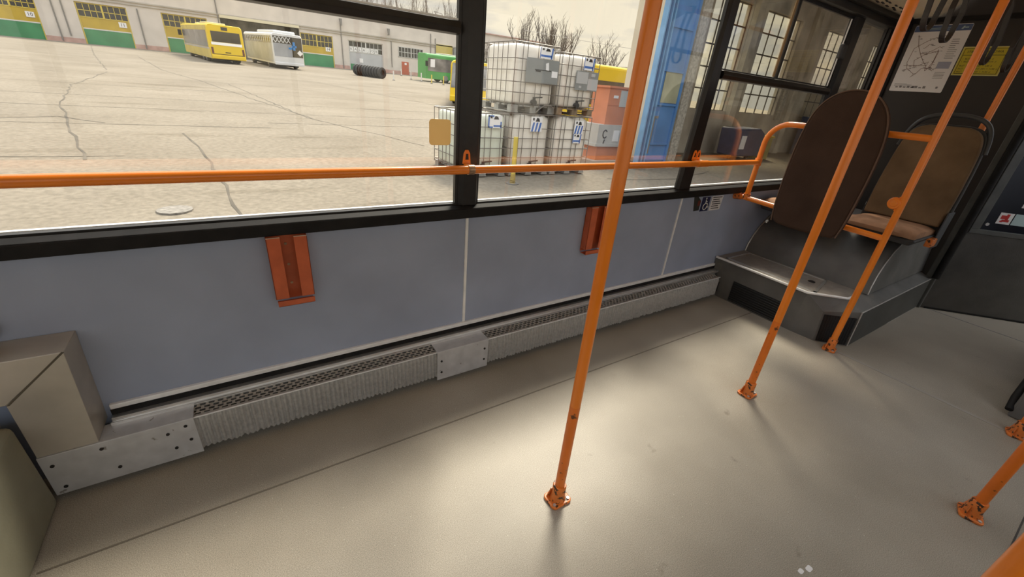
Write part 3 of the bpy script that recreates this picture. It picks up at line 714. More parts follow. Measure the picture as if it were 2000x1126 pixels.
for v, s_ in ((.575, '1  BILET  ULGOWY  =  3,00  zl'), (.485, '1  BILET  NORMALNY  =  20,00  zl'), (.34, 'BILET  TRASOWANY  =  3,00  zl'), (.235, 'BILET  TRASOWANY  24H  =  11,00  zl'), (.13, 'BILET  TRASOWANY  =  21,00  zl')):
    text_mb(s_, .0135, npx(.09, v, .0018), EX, EY, .0005, 'LEFT', .92, m)
m.build('price_lines', 'ink', t)

# ================================================================== CEILING GRAB RAIL AND STRAPS
t = thing('handrail', 'orange overhead grab rail under the ceiling carrying the hanging straps', 'handrail', (2, .775, 2.02))
MB().tube([(-3, .775, 2.02), (4.5, .775, 2.02)], .0172, 16).build('rail', FO, t)
SL_ = ['dark loop strap hanging left of the route map, nearest the window', 'dark loop strap hanging in front of the route map', 'dark loop strap hanging just right of the barrier post before the yellow notice', 'dark loop strap hanging rightmost, against the slim pole at the aisle seat']
for (x, zb), lab in zip(((2.30, 1.678), (2.545, 1.668), (3.21, 1.650), (3.64, 1.655)), SL_):
    t = thing('hanging_strap', lab, 'strap', (x, .775, zb), 'loop straps on the overhead rail')
    pts = [(x-.005, .75, 2.044), (x-.03, .742, 1.90), (x-.049, .74, zb+.11)] + [(x + .050*math.cos(R_(a)), .735, zb + .052 + .052*math.sin(R_(a))) for a in range(180, 361, 12)] + [(x+.049, .73, zb+.11), (x+.03, .742, 1.90), (x+.005, .80, 2.044)]
    wd = Vector((.35, .94, 0)); k = len(pts)
    MB().ribbon(pts, wd, .022, .004).build('loop', 'strap', t, bevel=.001)
    MB().box(x-.016, x+.016, .7515, .7565, 1.997, 2.043).box(x-.016, x+.016, .7935, .7985, 1.997, 2.043).box(x-.016, x+.016, .7515, .7985, 2.0385, 2.0435).box(x-.016, x+.016, .7515, .7985, 1.9965, 2.0015).build('sleeve', 'black', t)
# paint flecks lying on the floor vinyl
t = tag(MB().prism([(1.338 + a, .118 + b, .0002) for a, b in rrect(.022, .014, .006)], (0, 0, .0012)).prism([(1.372 + a, .108 + b, .0002) for a, b in rrect(.026, .016, .006)], (0, 0, .0012)).build('paint_fleck', 'white'), 'pair of white paint flecks stuck on the open floor', 'fleck')
# ================================================================== YARD
def ground_mat():
    m = mat('yard_concrete', (.42, .36, .27), rough=.9, spec=.04)
    nt = m.node_tree; N = nt.nodes; L = nt.links; b = N['Principled BSDF']; tc = N.new('ShaderNodeTexCoord')
    def noise(s, d=5, sc=(1, 1, 1)):
        mp_ = N.new('ShaderNodeMapping'); mp_.inputs['Scale'].default_value = sc; L.new(tc.outputs['Object'], mp_.inputs['Vector'])
        n = N.new('ShaderNodeTexNoise'); n.inputs['Scale'].default_value = s; n.inputs['Detail'].default_value = d; L.new(mp_.outputs[0], n.inputs['Vector']); return n.outputs['Fac']
    def ramp(f, p0, c0, p1, c1):
        r = N.new('ShaderNodeValToRGB'); r.color_ramp.elements[0].position = p0; r.color_ramp.elements[1].position = p1
        r.color_ramp.elements[0].color = (*c0, 1); r.color_ramp.elements[1].color = (*c1, 1); L.new(f, r.inputs['Fac']); return r.outputs['Color']
    c = ramp(noise(.35, 8), .3, (.195, .167, .131), .7, (.248, .215, .171))
    x = N.new('ShaderNodeMix'); x.data_type = 'RGBA'; x.blend_type = 'MULTIPLY'; x.inputs['Factor'].default_value = 1
    L.new(c, x.inputs['A']); L.new(ramp(noise(14, 4), .3, (.80, .80, .80), .7, (1.12, 1.12, 1.12)), x.inputs['B'])
    y = N.new('ShaderNodeMix'); y.data_type = 'RGBA'; y.blend_type = 'MULTIPLY'; y.inputs['Factor'].default_value = 1
    L.new(x.outputs['Result'], y.inputs['A']); L.new(ramp(noise(.9, 6, (.35, 1.6, 1)), .60, (1, 1, 1), .70, (.80, .79, .77)), y.inputs['B'])
    L.new(y.outputs['Result'], b.inputs['Base Color'])
    bp = N.new('ShaderNodeBump'); bp.inputs['Strength'].default_value = .5; bp.inputs['Distance'].default_value = .02
    L.new(noise(25, 4), bp.inputs['Height']); L.new(bp.outputs['Normal'], b.inputs['Normal'])
    return m
M['ground'] = ground_mat()
M['joint'] = mat('slab_joint', (.10, .085, .065), rough=.95, var=.4, vscale=2)
M['fac'] = mat('pale_render', (.60, .54, .485), rough=.8, var=.08, vscale=.8, spec=.2)
M['fac_pink'] = mat('pink_plinth_paint', (.48, .30, .25), rough=.8, var=.2, vscale=1.5)
M['fac_band'] = mat('grey_band', (.40, .36, .31), rough=.8, var=.2, vscale=1)
M['recess'] = mat('grey_corrugated', (.24, .23, .215), rough=.8, var=.35, vscale=1.2)
M['pipe'] = mat('grey_pipe', (.20, .185, .17), rough=.6)
M['dk_glass'] = mat('dark_workshop_glass', (.045, .042, .04), rough=.25, var=.3, vscale=2)
M['dy'] = mat('ochre_door', (.48, .33, .035), rough=.6, var=.12, vscale=1)
M['dg'] = mat('green_door', (.055, .235, .10), rough=.6, var=.15, vscale=1)
M['dgrey'] = mat('pale_grey_door', (.43, .43, .44), rough=.6, var=.08, vscale=1)
M['ybar'] = mat('yellow_bars', (.60, .46, .08), rough=.6)
M['wbar'] = mat('pale_bars', (.62, .60, .57), rough=.6)
M['reddoor'] = mat('red_oxide_door', (.43, .095, .045), rough=.6, var=.1, vscale=2)
M['bus_y'] = mat('yellow_bus_paint', (.72, .50, .015), rough=.35, var=.05, vscale=1)
M['bus_yd'] = mat('dusty_yellow_paint', (.55, .42, .10), rough=.5, var=.12, vscale=1)
M['bus_g'] = mat('green_bus_paint', (.07, .30, .07), rough=.4, var=.1, vscale=1)
M['bus_w'] = mat('white_bus_paint', (.62, .62, .62), rough=.4, var=.05, vscale=1)
M['bus_s'] = mat('silver_wrap', (.33, .34, .36), rough=.4, var=.2, vscale=.8)
M['bus_glass'] = mat('bus_glass', (.05, .045, .042), rough=.12, var=.4, vscale=1.5)
M['bus_glass_l'] = mat('hazy_bus_glass', (.17, .155, .145), rough=.2, var=.5, vscale=1.2)
M['tyre'] = mat('tyre_rubber', (.035, .033, .03), rough=.8, var=.3, vscale=12)
M['lamp_r'] = mat('dark_red_lamp', (.12, .03, .025), rough=.3)
M['sky_b'] = mat('blue_wrap_patch', (.04, .22, .55), rough=.4)

Y0, Y1, X0, X1 = -14., 100., -70., 110.
struct(MB().add([(X0, Y0, gz(Y0)), (X1, Y0, gz(Y0)), (X1, Y1, gz(Y1)), (X0, Y1, gz(Y1)), (X0, Y0, gz(Y0)-.3), (X1, Y0, gz(Y0)-.3), (X1, Y1, gz(Y1)-.3), (X0, Y1, gz(Y1)-.3)],
       [(0,1,2,3), (7,6,5,4), (0,4,5,1), (1,5,6,2), (2,6,7,3), (3,7,4,0)]).build('ground', 'ground'))
gnd_o = bpy.data.objects['ground']
rnd = random.Random(5)
def crack(pts, w, name, wob=.04):
    m = MB(); P = []
    for (xa, ya), (xb, yb) in zip(pts, pts[1:]):
        n = max(2, int(math.hypot(xb-xa, yb-ya)/.45))
        for i in range(n): P.append((xa + (xb-xa)*i/n + rnd.uniform(-wob, wob), ya + (yb-ya)*i/n + rnd.uniform(-wob, wob)))
    P.append(pts[-1]); vs = []
    for i, (x, y) in enumerate(P):
        a = P[max(0, i-1)]; b = P[min(len(P)-1, i+1)]; d = Vector((b[0]-a[0], b[1]-a[1])).normalized(); ww = w*rnd.uniform(.5, 1.3)/2
        for s in (-1, 1): vs.append((x - s*d.y*ww, y + s*d.x*ww, gz(y + s*d.x*ww) + .004))
    m.add(vs, [(2*i, 2*i+1, 2*i+3, 2*i+2) for i in range(len(P)-1)]); m.build(name, 'joint', gnd_o)
for y, w, xa, xb in ((8.75, .02, -7, -1.5), (11.95, .035, -16, .8), (12.9, .03, .8, 9), (14.7, .030, -20, 12), (17.15, .035, -24, 15), (20.6, .03, -6, 16), (25.0, .03, -20, 22), (31, .035, -25, 25), (38, .04, -30, 30)):
    crack([(xa, y), (xb, y + .12)], w, 'slab_joint', .015)
for pts in ([(-.84, 11.1), (-.32, 7.87), (-.04, 5.43), (.12, 4.3)], [(-4.2, 27), (-4.1, 20.0), (-3.4, 15.0), (-2.7, 12.0), (-1.9, 8.6)], [(.2, 24.9), (1.92, 14.2), (3.86, 9.9)], [(-5.2, 46), (-2.6, 31), (-.7, 25), (.7, 19), (2.2, 13.5)], [(-10, 60), (-7, 42), (-4.4, 28)],
            [(3.2, 4.9), (4.1, 5.2), (4.9, 5.0), (6, 5.6)], [(-4.2, 12.3), (-3.0, 12.9), (-2.2, 12.2)], [(6.5, 6.3), (8.5, 6.0), (10.5, 6.6)], [(5, 31), (8, 22), (10.5, 16)]):
    crack(pts, .035, 'crack', .05)
tag(MB().cyl((-.70, 5.86, gz(5.86)+.006), .17, .02, (0,.0,1), 14).build('drain_cover', mat('grey_iron', (.20, .18, .155), rough=.8, var=.4, vscale=20)), 'small grey drain cover in the yard below the left window', 'drain cover')

# ================================================================== IBC TANKS
M['ibc'] = mat('translucent_tank_plastic', (.80, .74, .65), rough=.5, var=.03, vscale=1.5)
M['ibc_pale'] = mat('greenish_tank_plastic', (.72, .74, .62), rough=.5, var=.03, vscale=1.5)
M['cage'] = mat('galvanised_cage', (.20, .175, .15), rough=.5, metal=.4)
M['plate'] = mat('grey_label_plate', (.23, .235, .225), rough=.5, var=.08, vscale=6)
M['pal_m'] = mat('steel_pallet', (.33, .32, .30), rough=.5, metal=.5, var=.2, vscale=8)
M['pal_w'] = mat('weathered_pallet_wood', (.22, .155, .095), rough=.9, var=.3, vscale=12)
M['lab_blue'] = mat('label_blue', (.05, .14, .42), rough=.5)
M['valve'] = mat('black_valve', (.03, .028, .026), rough=.5)
def ibc(label, kind, x, y, z, tank='ibc', rz=0., W_=.955, D_=1.13, H=1.12, bulge=.0, pal='pal_m'):
    t = thing('tank_container', label, 'tank', (0,0,0), 'caged water tanks stacked in the yard')
    m = MB(); ph = .15
    for xx in (0, W_*.42, W_-.15): m.box(xx, xx+.15, .0, D_, .0, .022)
    for xx in (0, W_*.42, W_-.15):
        for yy in (0, D_*.42, D_-.16): m.box(xx+.01, xx+.14, yy, yy+.16, .022, .105)
    for yy in (0, .22, .44, .66, .88, D_-.13): m.box(0, W_, yy, yy+.13, .105, .128)
    m.build('pallet', pal, t)
    # blow-moulded tank: rounded plan, slightly bulging walls
    def ring(z, g, r=.13): return [(W_/2 + a, D_/2 + b, z) for a, b in rrect(W_-.05+2*g, D_-.05+2*g, r, 6)]
    zs = [(.135, -.06), (.15, -.02), (.19, 0), (.45, bulge), (.70, bulge), (H-.14, 0), (H-.07, -.015), (H-.035, -.06), (H-.03, -.12)]
    vs = []; 
    for zz, g in zs: vs += ring(zz, g)
    k = len(ring(0, 0)); fs = [(i*k+j, i*k+(j+1) % k, (i+1)*k+(j+1) % k, (i+1)*k+j) for i in range(len(zs)-1) for j in range(k)]
    m = MB().add(vs, fs, True); n = len(zs)
    m.f.append(tuple(range(k-1, -1, -1))); m.sm.append(False); m.f.append(tuple(range((n-1)*k, n*k))); m.sm.append(False)
    m.build('tank', tank, t)
    MB().cyl((W_/2, D_/2, H-.022), .10, .03).build('lid', 'valve', t)
    m = MB(); r = .0075; o = .012; zt = H-.015
    xs = [0, .155, .25, .475, .60, .80, W_]; ys = [0, .22, .40, .56, .72, .90, D_]
    for xx in xs:
        for yy in (-o, D_+o): m.tube([(xx, yy, .10), (xx, yy, zt)], r, 6)
    for yy in ys[1:-1]:
        for xx in (-o, W_+o): m.tube([(xx, yy, .10), (xx, yy, zt)], r, 6)
    for zz in (.16, .33, .50, .68, .86, zt):
        rr = r*1.5 if zz == zt else r
        m.tube([(W_/2 + a, D_/2 + b, zz) for a, b in rrect(W_+2*o+.008, D_+2*o+.008, .05, 3)], rr, 6, closed=True)
    m.build('cage', 'cage', t)
    f = -.024
    def sheet(name, a, b, c, d, mt, yy=f, par=None, lab=None):
        q = MB().box(a, b, yy-.002, yy, c, d).build(name, mt, par or t)
        return look(q, lab) if lab else q
    def sticker(a, b, c, d, style):
        s = sheet('label', a, b, c, d, 'white', f, None, 'white label with blue print'); w, h = b-a, d-c; m = MB(); yy = f-.0035
        if style == 'C':
            m.box(a, a+.028, yy, yy+.0015, c, d).box(a, a+w*.42, yy, yy+.0015, d-.03, d).box(a, a+w*.35, yy, yy+.0015, c, c+.025).box(b-.03, b, yy, yy+.0015, c, d*.5+c*.5)
            m.box(a+w*.4, b, yy, yy+.0015, c+.02, c+.05)
        elif style == 'N':
            for k in range(3): m.prism([(a+w*(.06+.3*k), yy, c), (a+w*(.22+.3*k), yy, c), (a+w*(.36+.3*k), yy, c+h*.62), (a+w*(.20+.3*k), yy, c+h*.62)], (0, .0015, 0))
        else:
            m.box(a+.02, b-.03, yy, yy+.0015, c+h*.16, c+h*.34).box(a, a+.014, yy, yy+.0015, c, d).prism([(b-.05, yy, c), (b-.02, yy, c), (b, yy, d), (b-.03, yy, d)], (0, .0015, 0))
        m.build('blue_print', 'lab_blue', s)
        m = MB().prism([(a+w*.40, yy, d-h*.32), (a+w*.78, yy, d-h*.32), (a+w*.70, yy, d-h*.10), (a+w*.50, yy, d-h*.06)], (0, .0015, 0)); m.box(a+w*.15, a+w*.30, yy, yy+.0015, d-h*.25, d-h*.08)
        m.build('pictogram', 'ink', s)
    if kind == 'D':
        p = sheet('label_plate', .235, W_-.005, .51, .895, 'plate', -.021); sticker(.50, .79, .905, 1.075, 'box')
        MB().box(.80, .93, -.027, -.0235, .62, .72).prism([(.66, -.027, .73), (.73, -.027, .72), (.71, -.027, .85), (.65, -.027, .83)], (0, .003, 0)).build('paper', 'white', p)
        MB().box(.42, .78, -.027, -.0235, .715, .725).box(.44, .55, -.027, -.0235, .69, .71).build('print', 'ink', p)
    elif kind == 'E':
        p = sheet('label_plate', .36, W_-.005, .46, .79, 'plate', -.021); sticker(.52, .78, .81, 1.02, 'box')
        MB().box(.38, .66, -.027, -.0235, .575, .775).box(.67, .93, -.027, -.0235, .475, .67).box(.74, .84, -.027, -.0235, .71, .765).box(.46, .52, -.027, -.0235, .495, .535).build('paper', mat('grey_paper', (.44, .43, .42), rough=.6), p)
    elif kind == 'A': sticker(.52, .80, .85, 1.06, 'C')
    elif kind == 'B': sticker(.40, .66, .81, 1.07, 'N')
    elif kind == 'C': sticker(.48, .72, .79, 1.04, 'N'); sticker(.48, .70, .61, .785, 'box')
    elif kind == 'plain': pass
    v = MB().cyl((.45, -.035, .185), .045, .09, (0,1,0), 14).cyl((.45, -.045, .235), .028, .06, (0,0,1), 12).obox((.52, -.05, .272), (.20, .028, .02), (1, 0, .08)).build('outlet_valve', 'valve', t)
    m = MB()
    if kind == 'D':
        m.tube([(W_-.02, -.03, .01), (W_-.03, -.03, .11), (W_-.10, -.03, .15), (.70, -.03, .14), (.60, -.03, .08), (.52, -.03, .015)], .012, 6); m.build('pallet_guard', 'cage', t)
    t.location = (x, y, z); t.rotation_euler = (0, 0, rz); return t
g = gz(6.8)
ibc('caged white tank at the bottom left of the stack, with greenish water in it', 'A', 3.30, 6.80, gz(7.36)-.0, 'ibc_pale', H=1.10)
ibc('caged white tank in the middle of the bottom row, behind the yellow bollard', 'B', 4.335, 6.80, gz(7.36), H=1.12, W_=.93)
ibc('caged white tank at the right end of the bottom row with two labels', 'C', 5.32, 6.80, gz(7.36), H=1.12, W_=.93, bulge=.015)
zt = gz(7.36) + 1.125
ibc('caged white tank on top of the stack with one large grey plate', 'D', 4.29, 6.80, zt, H=1.125)
ibc('caged white tank on top at the right, grey plate covered with papers', 'E', 5.31, 6.80, zt, H=1.06, W_=.93, bulge=.012, pal='pal_w')
t = thing('bollard', 'yellow steel bollard with ribbed foot standing in front of the tank stack', 'bollard', (4.12, 6.30, gz(6.3)))
b0 = gz(6.3)
MB().cyl((4.12, 6.30, b0+.43), .040, .74, n=16).build('post', 'ybar', t)
m = MB()
for i in range(7): m.cyl((4.12, 6.30, b0+.02+.025*i), .052 - .001*i, .014, n=14)
m.build('ribbed_foot', mat('striped_bollard_foot', (.45, .33, .12), rough=.7), t); MB().cyl((4.12, 6.30, b0+.006), .115, .016, n=16).build('base_plate', 'pipe', t)

# ================================================================== ORANGE DISPENSER
t = thing('fuel_dispenser', 'faded orange two-part cabinet with grey middle band beside the blue gate', 'cabinet', (8.1, 8.2, gz(8.2)))
cz = gz(8.2)
M['fad'] = mat('faded_orange_paint', (.56, .20, .10), rough=.6, var=.1, vscale=3)
M['gr_mid'] = mat('pale_grey_panel', (.46, .44, .41), rough=.6, var=.1, vscale=4)
m = MB().box(7.72, 8.62, 7.92, 8.50, .74, 1.58).box(7.68, 8.66, 7.89, 8.53, 1.555, 1.60).box(7.725, 8.615, 7.914, 7.92, 1.18, 1.19); up = m.build('upper_housing', 'fad', t)
MB().box(8.10, 8.36, 7.908, 7.918, 1.16, 1.52).build('label_plate', mat('pale_label', (.50, .49, .46), rough=.6), up)
MB().box(7.88, 8.03, 7.908, 7.918, 1.34, 1.40).build('white_label', 'white', up)
md = MB().box(7.50, 8.75, 7.86, 8.54, .28, .745).box(7.46, 8.79, 7.84, 8.56, .235, .30).build('middle_band', 'gr_mid', t)
look(MB().tube([(7.74 + .07*math.cos(R_(a)), 7.855, .53 + .09*math.sin(R_(a))) for a in range(40, 330, 20)], .014, 6).tube([(7.75, 7.855, .40), (7.72, 7.855, .31)], .016, 6).build('dark_mark', 'ink', md), 'dark round mark')
MB().box(8.02, 8.22, 7.852, 7.862, .36, .62).build('paper', 'white', md)
MB().box(7.58, 8.72, 7.90, 8.52, cz+.03, .24).build('lower_housing', 'fad', t)
MB().box(7.40, 8.85, 7.75, 8.60, cz-.08, cz+.035).build('plinth', 'fac_band', t)

# ================================================================== BUSES in the yard
def wheel(x, y, z, r, t, ax=(0,1,0), w=.28):
    o = MB().cyl((x, y, z), r, w, ax, 20).build('wheel', 'tyre', t, bevel=.03); MB().cyl((x, y, z), r*.55, w+.03, ax, 16).build('hub', 'pipe', o)
def hull(L_, W_, z0, z1, r=.22, front_rake=.0):
    """body along +x (front), y centred; rounded roof edge."""
    sec = [(-W_/2, z0), (W_/2, z0), (W_/2, z1-r)] + [(W_/2-r + r*math.cos(R_(a)), z1-r + r*math.sin(R_(a))) for a in (30, 60, 90)] + [(-W_/2+r + r*math.cos(R_(a)), z1-r + r*math.sin(R_(a))) for a in (90, 120, 150)] + [(-W_/2, z1-r)]
    xs = [0, .10, L_-.12, L_]; vs = []; n = len(sec)
    for i, x in enumerate(xs):
        k = .96 if i in (0, 3) else 1
        for y, z in sec: vs.append((x - (front_rake*(z-z0)/(z1-z0) if i >= 2 else 0), y*k, z0 + (z-z0)*(.99 if i in (0, 3) else 1)))
    fs = [tuple(range(n-1, -1, -1)), tuple(range(3*n, 4*n))] + [(i*n+j, i*n+(j+1) % n, (i+1)*n+(j+1) % n, (i+1)*n+j) for i in range(3) for j in range(n)]
    m = MB(); m.add(vs, fs); return m
def place(t, x, y, rz): t.location = (x, y, gz(y)); t.rotation_euler = (R_(2.0)*0, 0, rz)
def tilt(t, x, y, h):
    """stand the vehicle on the sloping yard: heading h about the yard normal."""
    t.matrix_world = Matrix.Translation((x, y, gz(y))) @ Matrix.Rotation(R_(2.0), 4, 'X') @ Matrix.Rotation(h, 4, 'Z')
# big yellow bus seen from behind
t = thing('bus', 'yellow three-axle bus seen from behind in front of the garages', 'bus', (0,0,0))
L_, B_ = 13.6, 2.5
hull(L_, B_, .32, 2.80).build('body', 'bus_y', t)
MB().box(.6, L_-.5, B_/2, B_/2+.012, 1.12, 2.32).build('side_windows', 'bus_glass_l', t)
MB().box(.25, L_-.2, B_/2, B_/2+.016, .98, 1.10).build('side_strip', 'fac_band', t)
MB().box(.05, L_-.1, B_/2, B_/2+.008, .34, .98).box(.3, L_-.3, B_/2-.02, B_/2+.008, 2.34, 2.66).build('side_panels', 'bus_yd', t)
MB().box(-.012, 0, -1.02, 1.02, 1.56, 2.32).build('rear_window', 'bus_glass', t); MB().box(-.02, 0, -1.08, 1.1, 1.34, 1.54).build('rear_band', 'alu_light', t)
MB().box(-.012, 0, -.2, .25, 2.42, 2.66).build('route_display', 'bus_glass', t)
m = MB().box(-.012, 0, -1.16, 1.16, .66, .70).box(-.014, 0, -.18, .22, .80, .86); m.build('badge_strip', 'ink', t)
for s in (-1, 1): MB().box(-.02, .03, s*1.02, s*1.17, .72, 1.16).build('tail_lamp', 'lamp_r', t)
MB().box(-.06, .1, -1.2, 1.2, .34, .60).build('bumper', 'bus_y', t, bevel=.03)
MB().box(3, 5.4, -.7, .8, 2.79, 2.98).box(8, 9.2, -.6, .6, 2.79, 2.95).build('roof_hatch', mat('pale_yellow_hatch', (.62, .54, .28), rough=.5), t, bevel=.05)
for xx in (2.6, 4.0, 11.0):
    for s in (-1, 1): wheel(xx, s*1.10, .48, .48, t)
MB().box(L_-.2, L_+.1, B_/2+.05, B_/2+.32, 1.75, 2.25).build('mirror', 'black', t, bevel=.03)
MB().box(1, 11.5, -1.0, 1.0, .16, .34).build('underframe', 'black', t)
tilt(t, .86, 46.3, R_(90+9.5))
# white and silver bus beside it
t = thing('bus', 'white and silver wrapped bus with lattice band beside the yellow bus', 'bus', (0,0,0))
L_ = 11.0; B_ = 2.5
hull(L_, B_, .36, 2.75).build('body', 'bus_w', t)
MB().box(.2, L_-.2, B_/2, B_/2+.010, .50, 2.5).build('side_wrap', 'bus_s', t); MB().box(-.010, 0, -.30, 1.15, .98, 2.0).build('rear_wrap', 'bus_s', t)
MB().box(-.014, 0, -1.18, -.32, 1.0, 2.55).box(-.012, 0, -1.1, 1.15, 2.0, 2.55).build('rear_window', 'bus_glass', t)
MB().box(.2, L_-.2, B_/2, B_/2+.016, 1.95, 2.50).build('side_windows', 'bus_glass', t)
m = MB()
for i in range(14):
    for s in (-1, 1): m.obox((.5+.72*i, B_/2+.02, 2.22), (.07, .012, .74), (1,0,0), (0,1,0), Vector((s*.62, 0, .78)))
for i in range(5):
    for s in (-1, 1): m.obox((-.02, -.1+.30*i, 2.28), (.012, .06, .58), (1,0,0), (0,1,0), Vector((0, s*.5, .8)))
m.build('lattice_band', 'bus_w', t)
m = MB().prism([(-.022, -.95 + .24*math.cos(R_(a)), 1.36 + .24*math.sin(R_(a))) for a in (0, 90, 180, 270)], (.006, 0, 0)); look(m.build('diamond_sign', 'white', t), 'white diamond sign on the rear')
m = MB().box(-.02, -.014, -.72, -.32, 1.75, 1.92).box(-.02, -.014, -.60, -.42, 1.55, 2.2).box(-.02, -.014, -.35, -.05, 1.6, 1.75); m.build('blue_patch', 'sky_b', t)
MB().box(.6, 6.5, -.9, .9, 2.74, 2.98).build('roof_fairing', 'bus_w', t, bevel=.1); MB().box(-.05, .1, -1.2, 1.2, .30, .52).build('bumper', 'bus_w', t, bevel=.03)
for xx in (2.4, 8.6):
    for s in (-1, 1): wheel(xx, s*1.08, .47, .47, t)
MB().box(1, 9.5, -1.0, 1.0, .16, .36).build('underframe', 'black', t)
tilt(t, 5.45, 46.6, R_(90+8))
# green bus, side on
t = thing('bus', 'green bus standing side-on behind the white posts, at the right end of the garages', 'bus', (0,0,0))
hull(10.5, 2.5, .3, 2.72).build('body', 'bus_g', t)
MB().box(.25, 10.3, 1.25, 1.262, 1.05, 2.3).build('side_windows', 'bus_glass_l', t); look(MB().box(9.5, 10.0, 1.262, 1.268, 1.45, 2.2).build('white_display', 'white', t), 'white destination display')
MB().box(6, 8.6, -.8, .8, 2.7, 2.85).build('roof_box', 'fac', t, bevel=.04)
MB().box(10.4, 10.6, 1.3, 1.5, 1.5, 2.0).build('mirror', 'black', t)
for xx in (2.2, 8.2):
    for s in (-1, 1): wheel(xx, s*1.10, .48, .48, t)
tilt(t, 29.2, 49.4, R_(180)); t.matrix_world = Matrix.Translation((29.2, 48.6, gz(48.6))) @ Matrix.Rotation(R_(2.0), 4, 'X') @ Matrix.Rotation(R_(180), 4, 'Z')
# yellow bus peeping out left of the dark pillar
t = thing('bus', 'yellow bus front with grey windscreen half hidden by the dark window pillar', 'bus', (0,0,0))
hull(9, 2.0, .25, 2.05, front_rake=.25).build('body', 'bus_y', t)
m = MB().add([(8.88, -.95, .84), (8.88, .95, .84), (8.70, .90, 1.92), (8.70, -.90, 1.92), (8.935, -.95, .84), (8.935, .95, .84), (8.80, .90, 1.92), (8.80, -.90, 1.92)], [(0,1,2,3), (7,6,5,4), (0,4,5,1), (1,5,6,2), (2,6,7,3), (3,7,4,0)])
m.build('windscreen', mat('reflecting_windscreen', (.26, .26, .27), rough=.15, var=.5, vscale=2), t); MB().box(.5, 8.4, -1.012, -1.0, .9, 1.75).box(.5, 8.4, 1.0, 1.012, .9, 1.75).build('side_windows', 'bus_glass', t)
MB().box(8.9, 9.07, -.98, .98, .22, .5).build('bumper', 'bus_y', t, bevel=.05)
for xx in (2, 7.2):
    for s in (-1, 1): wheel(xx, s*.86, .38, .38, t)
tilt(t, 14.80, 28.1, R_(-120))
# yellow bus behind the tanks, right
t = thing('bus', 'yellow bus with brown windows behind the tanks, left of the orange cabinet', 'bus', (0,0,0))
hull(6.2, 2.0, .28, 2.38, r=.12).build('body', 'bus_y', t)
MB().box(.1, 6.1, 1.0, 1.012, 1.02, 1.86).build('side_windows', mat('brown_bus_glass', (.10, .068, .04), rough=.15, var=.5, vscale=2), t); MB().box(.1, 6.1, 1.0, 1.014, .9, .93).box(.1, 6.1, 1.0, 1.014, .70, .73).build('trim_strip', 'ink', t)
MB().box(.3, 5.9, -.9, .95, .10, .30).build('underframe', 'black', t); MB().box(2, 3.2, -.5, .6, 2.37, 2.44).build('roof_hatch', 'pipe', t)
for xx in (1.2, 5.0):
    for s in (-1, 1): wheel(xx, s*.86, .40, .40, t)
tilt(t, 17.2, 14.0, R_(180))

# ================================================================== TYRES on their sides and posts
tz = lambda y: gz(y) + .50
P0, P1 = Vector((11.5, 47.3, 0)), Vector((13.0, 44.2, 0))
d = (P1-P0); n = 10; dn = d.normalized()
def tyre_mb():
    m = MB(); A = 24; pr = [(.26, -.12), (.40, -.14), (.48, -.10), (.50, 0), (.48, .10), (.40, .14), (.26, .12), (.24, 0)]; vs = []
    for i in range(A):
        a = 2*PI*i/A
        for r, y in pr: vs.append((r*math.cos(a), y, r*math.sin(a)))
    K = len(pr); m.add(vs, [(i*K+j, i*K+(j+1) % K, ((i+1) % A)*K+(j+1) % K, ((i+1) % A)*K+j) for i in range(A) for j in range(K)], True); return m
tproto = tag(tyre_mb().build('tyre', 'tyre'), 'old black tyre', 'tyre', 'upright tyres in a row')
for i in range(n):
    o = tproto if i == 0 else dup(tproto)
    p = P0 + d*(i/(n-1)); o.location = (p.x, p.y, gz(p.y) + .50); o.rotation_euler = (0, 0, math.atan2(dn.y, dn.x) - PI/2)
    o['label'] = 'old black tyre at the far end of the row, by the grey garage door' if i == 0 else 'old black tyre closing the near end of the tyre row, tread and hole visible' if i == n-1 else 'old black tyre inside the row of upright tyres before the grey garage door'
bol = [(13.75, 42.98, 'left end of the row, beside the tyres'), (17.69, 49.2, 'in front of the red door'), (17.76, 46.28, 'standing between the red door and the green bus'), (17.59, 43.05, 'in front of the green bus display'), (18.63, 42.53, 'in front of the green bus wheel'), (19.51, 57.8, 'farthest back, beside the red door')]
for i, (x, y, w) in enumerate(bol):
    t = thing('marker_post', 'slim pale marker post ' + w, 'post', (x, y, gz(y)), 'pale marker posts in the yard')
    MB().cyl((x, y, gz(y)+.40), .055, .80, n=10).build('post', 'ybar' if i in (3, 4) else 'wbar', t); MB().cyl((x, y, gz(y)+.03), .13, .06, n=10).build('foot', 'pipe', t)
# ================================================================== GARAGE BUILDING
FY = 64.0; BZ = gz(FY) - .1; RZ = 8.4
gb = thing('garage_building', 'long pale garage block with yellow and green doors across the yard', 'building', (8, FY, gz(FY)))
OP = [(-17.3, -13.75, 5.3), (-10.95, -7.08, 5.45), (-4.30, -.30, 5.45), (.95, 9.0, 5.80), (9.05, 12.78, 5.35), (14.66, 19.15, 5.23)]
m = MB(); x = -40.
for a, b, z in OP:
    m.box(x, a, FY, FY+.6, BZ, RZ); m.box(a, b, FY, FY+.6, z, RZ); x = b
m.box(x, 46, FY, FY+.6, BZ, RZ).box(-40, 46, FY+.6, FY+9, RZ-.3, RZ).box(-40, 46, FY+8.8, FY+9, BZ, RZ).box(-40, -39.8, FY+.6, FY+8.8, BZ, RZ).box(45.8, 46, FY+.6, FY+8.8, BZ, RZ)
m.build('facade', 'fac', gb)
MB().box(-40, 46, FY-.12, FY+.02, 5.98, 6.10).box(-40, 46, FY-.10, FY+.02, 5.74, 5.82).build('cornice', 'fac_band', gb)
MB().box(-40, 46, FY-.2, FY+.3, RZ, RZ+.12).build('roof_edge', 'fac_pink', gb)
m = MB(); xs = [-40] + [v for a, b, z in OP for v in (a, b)] + [46]
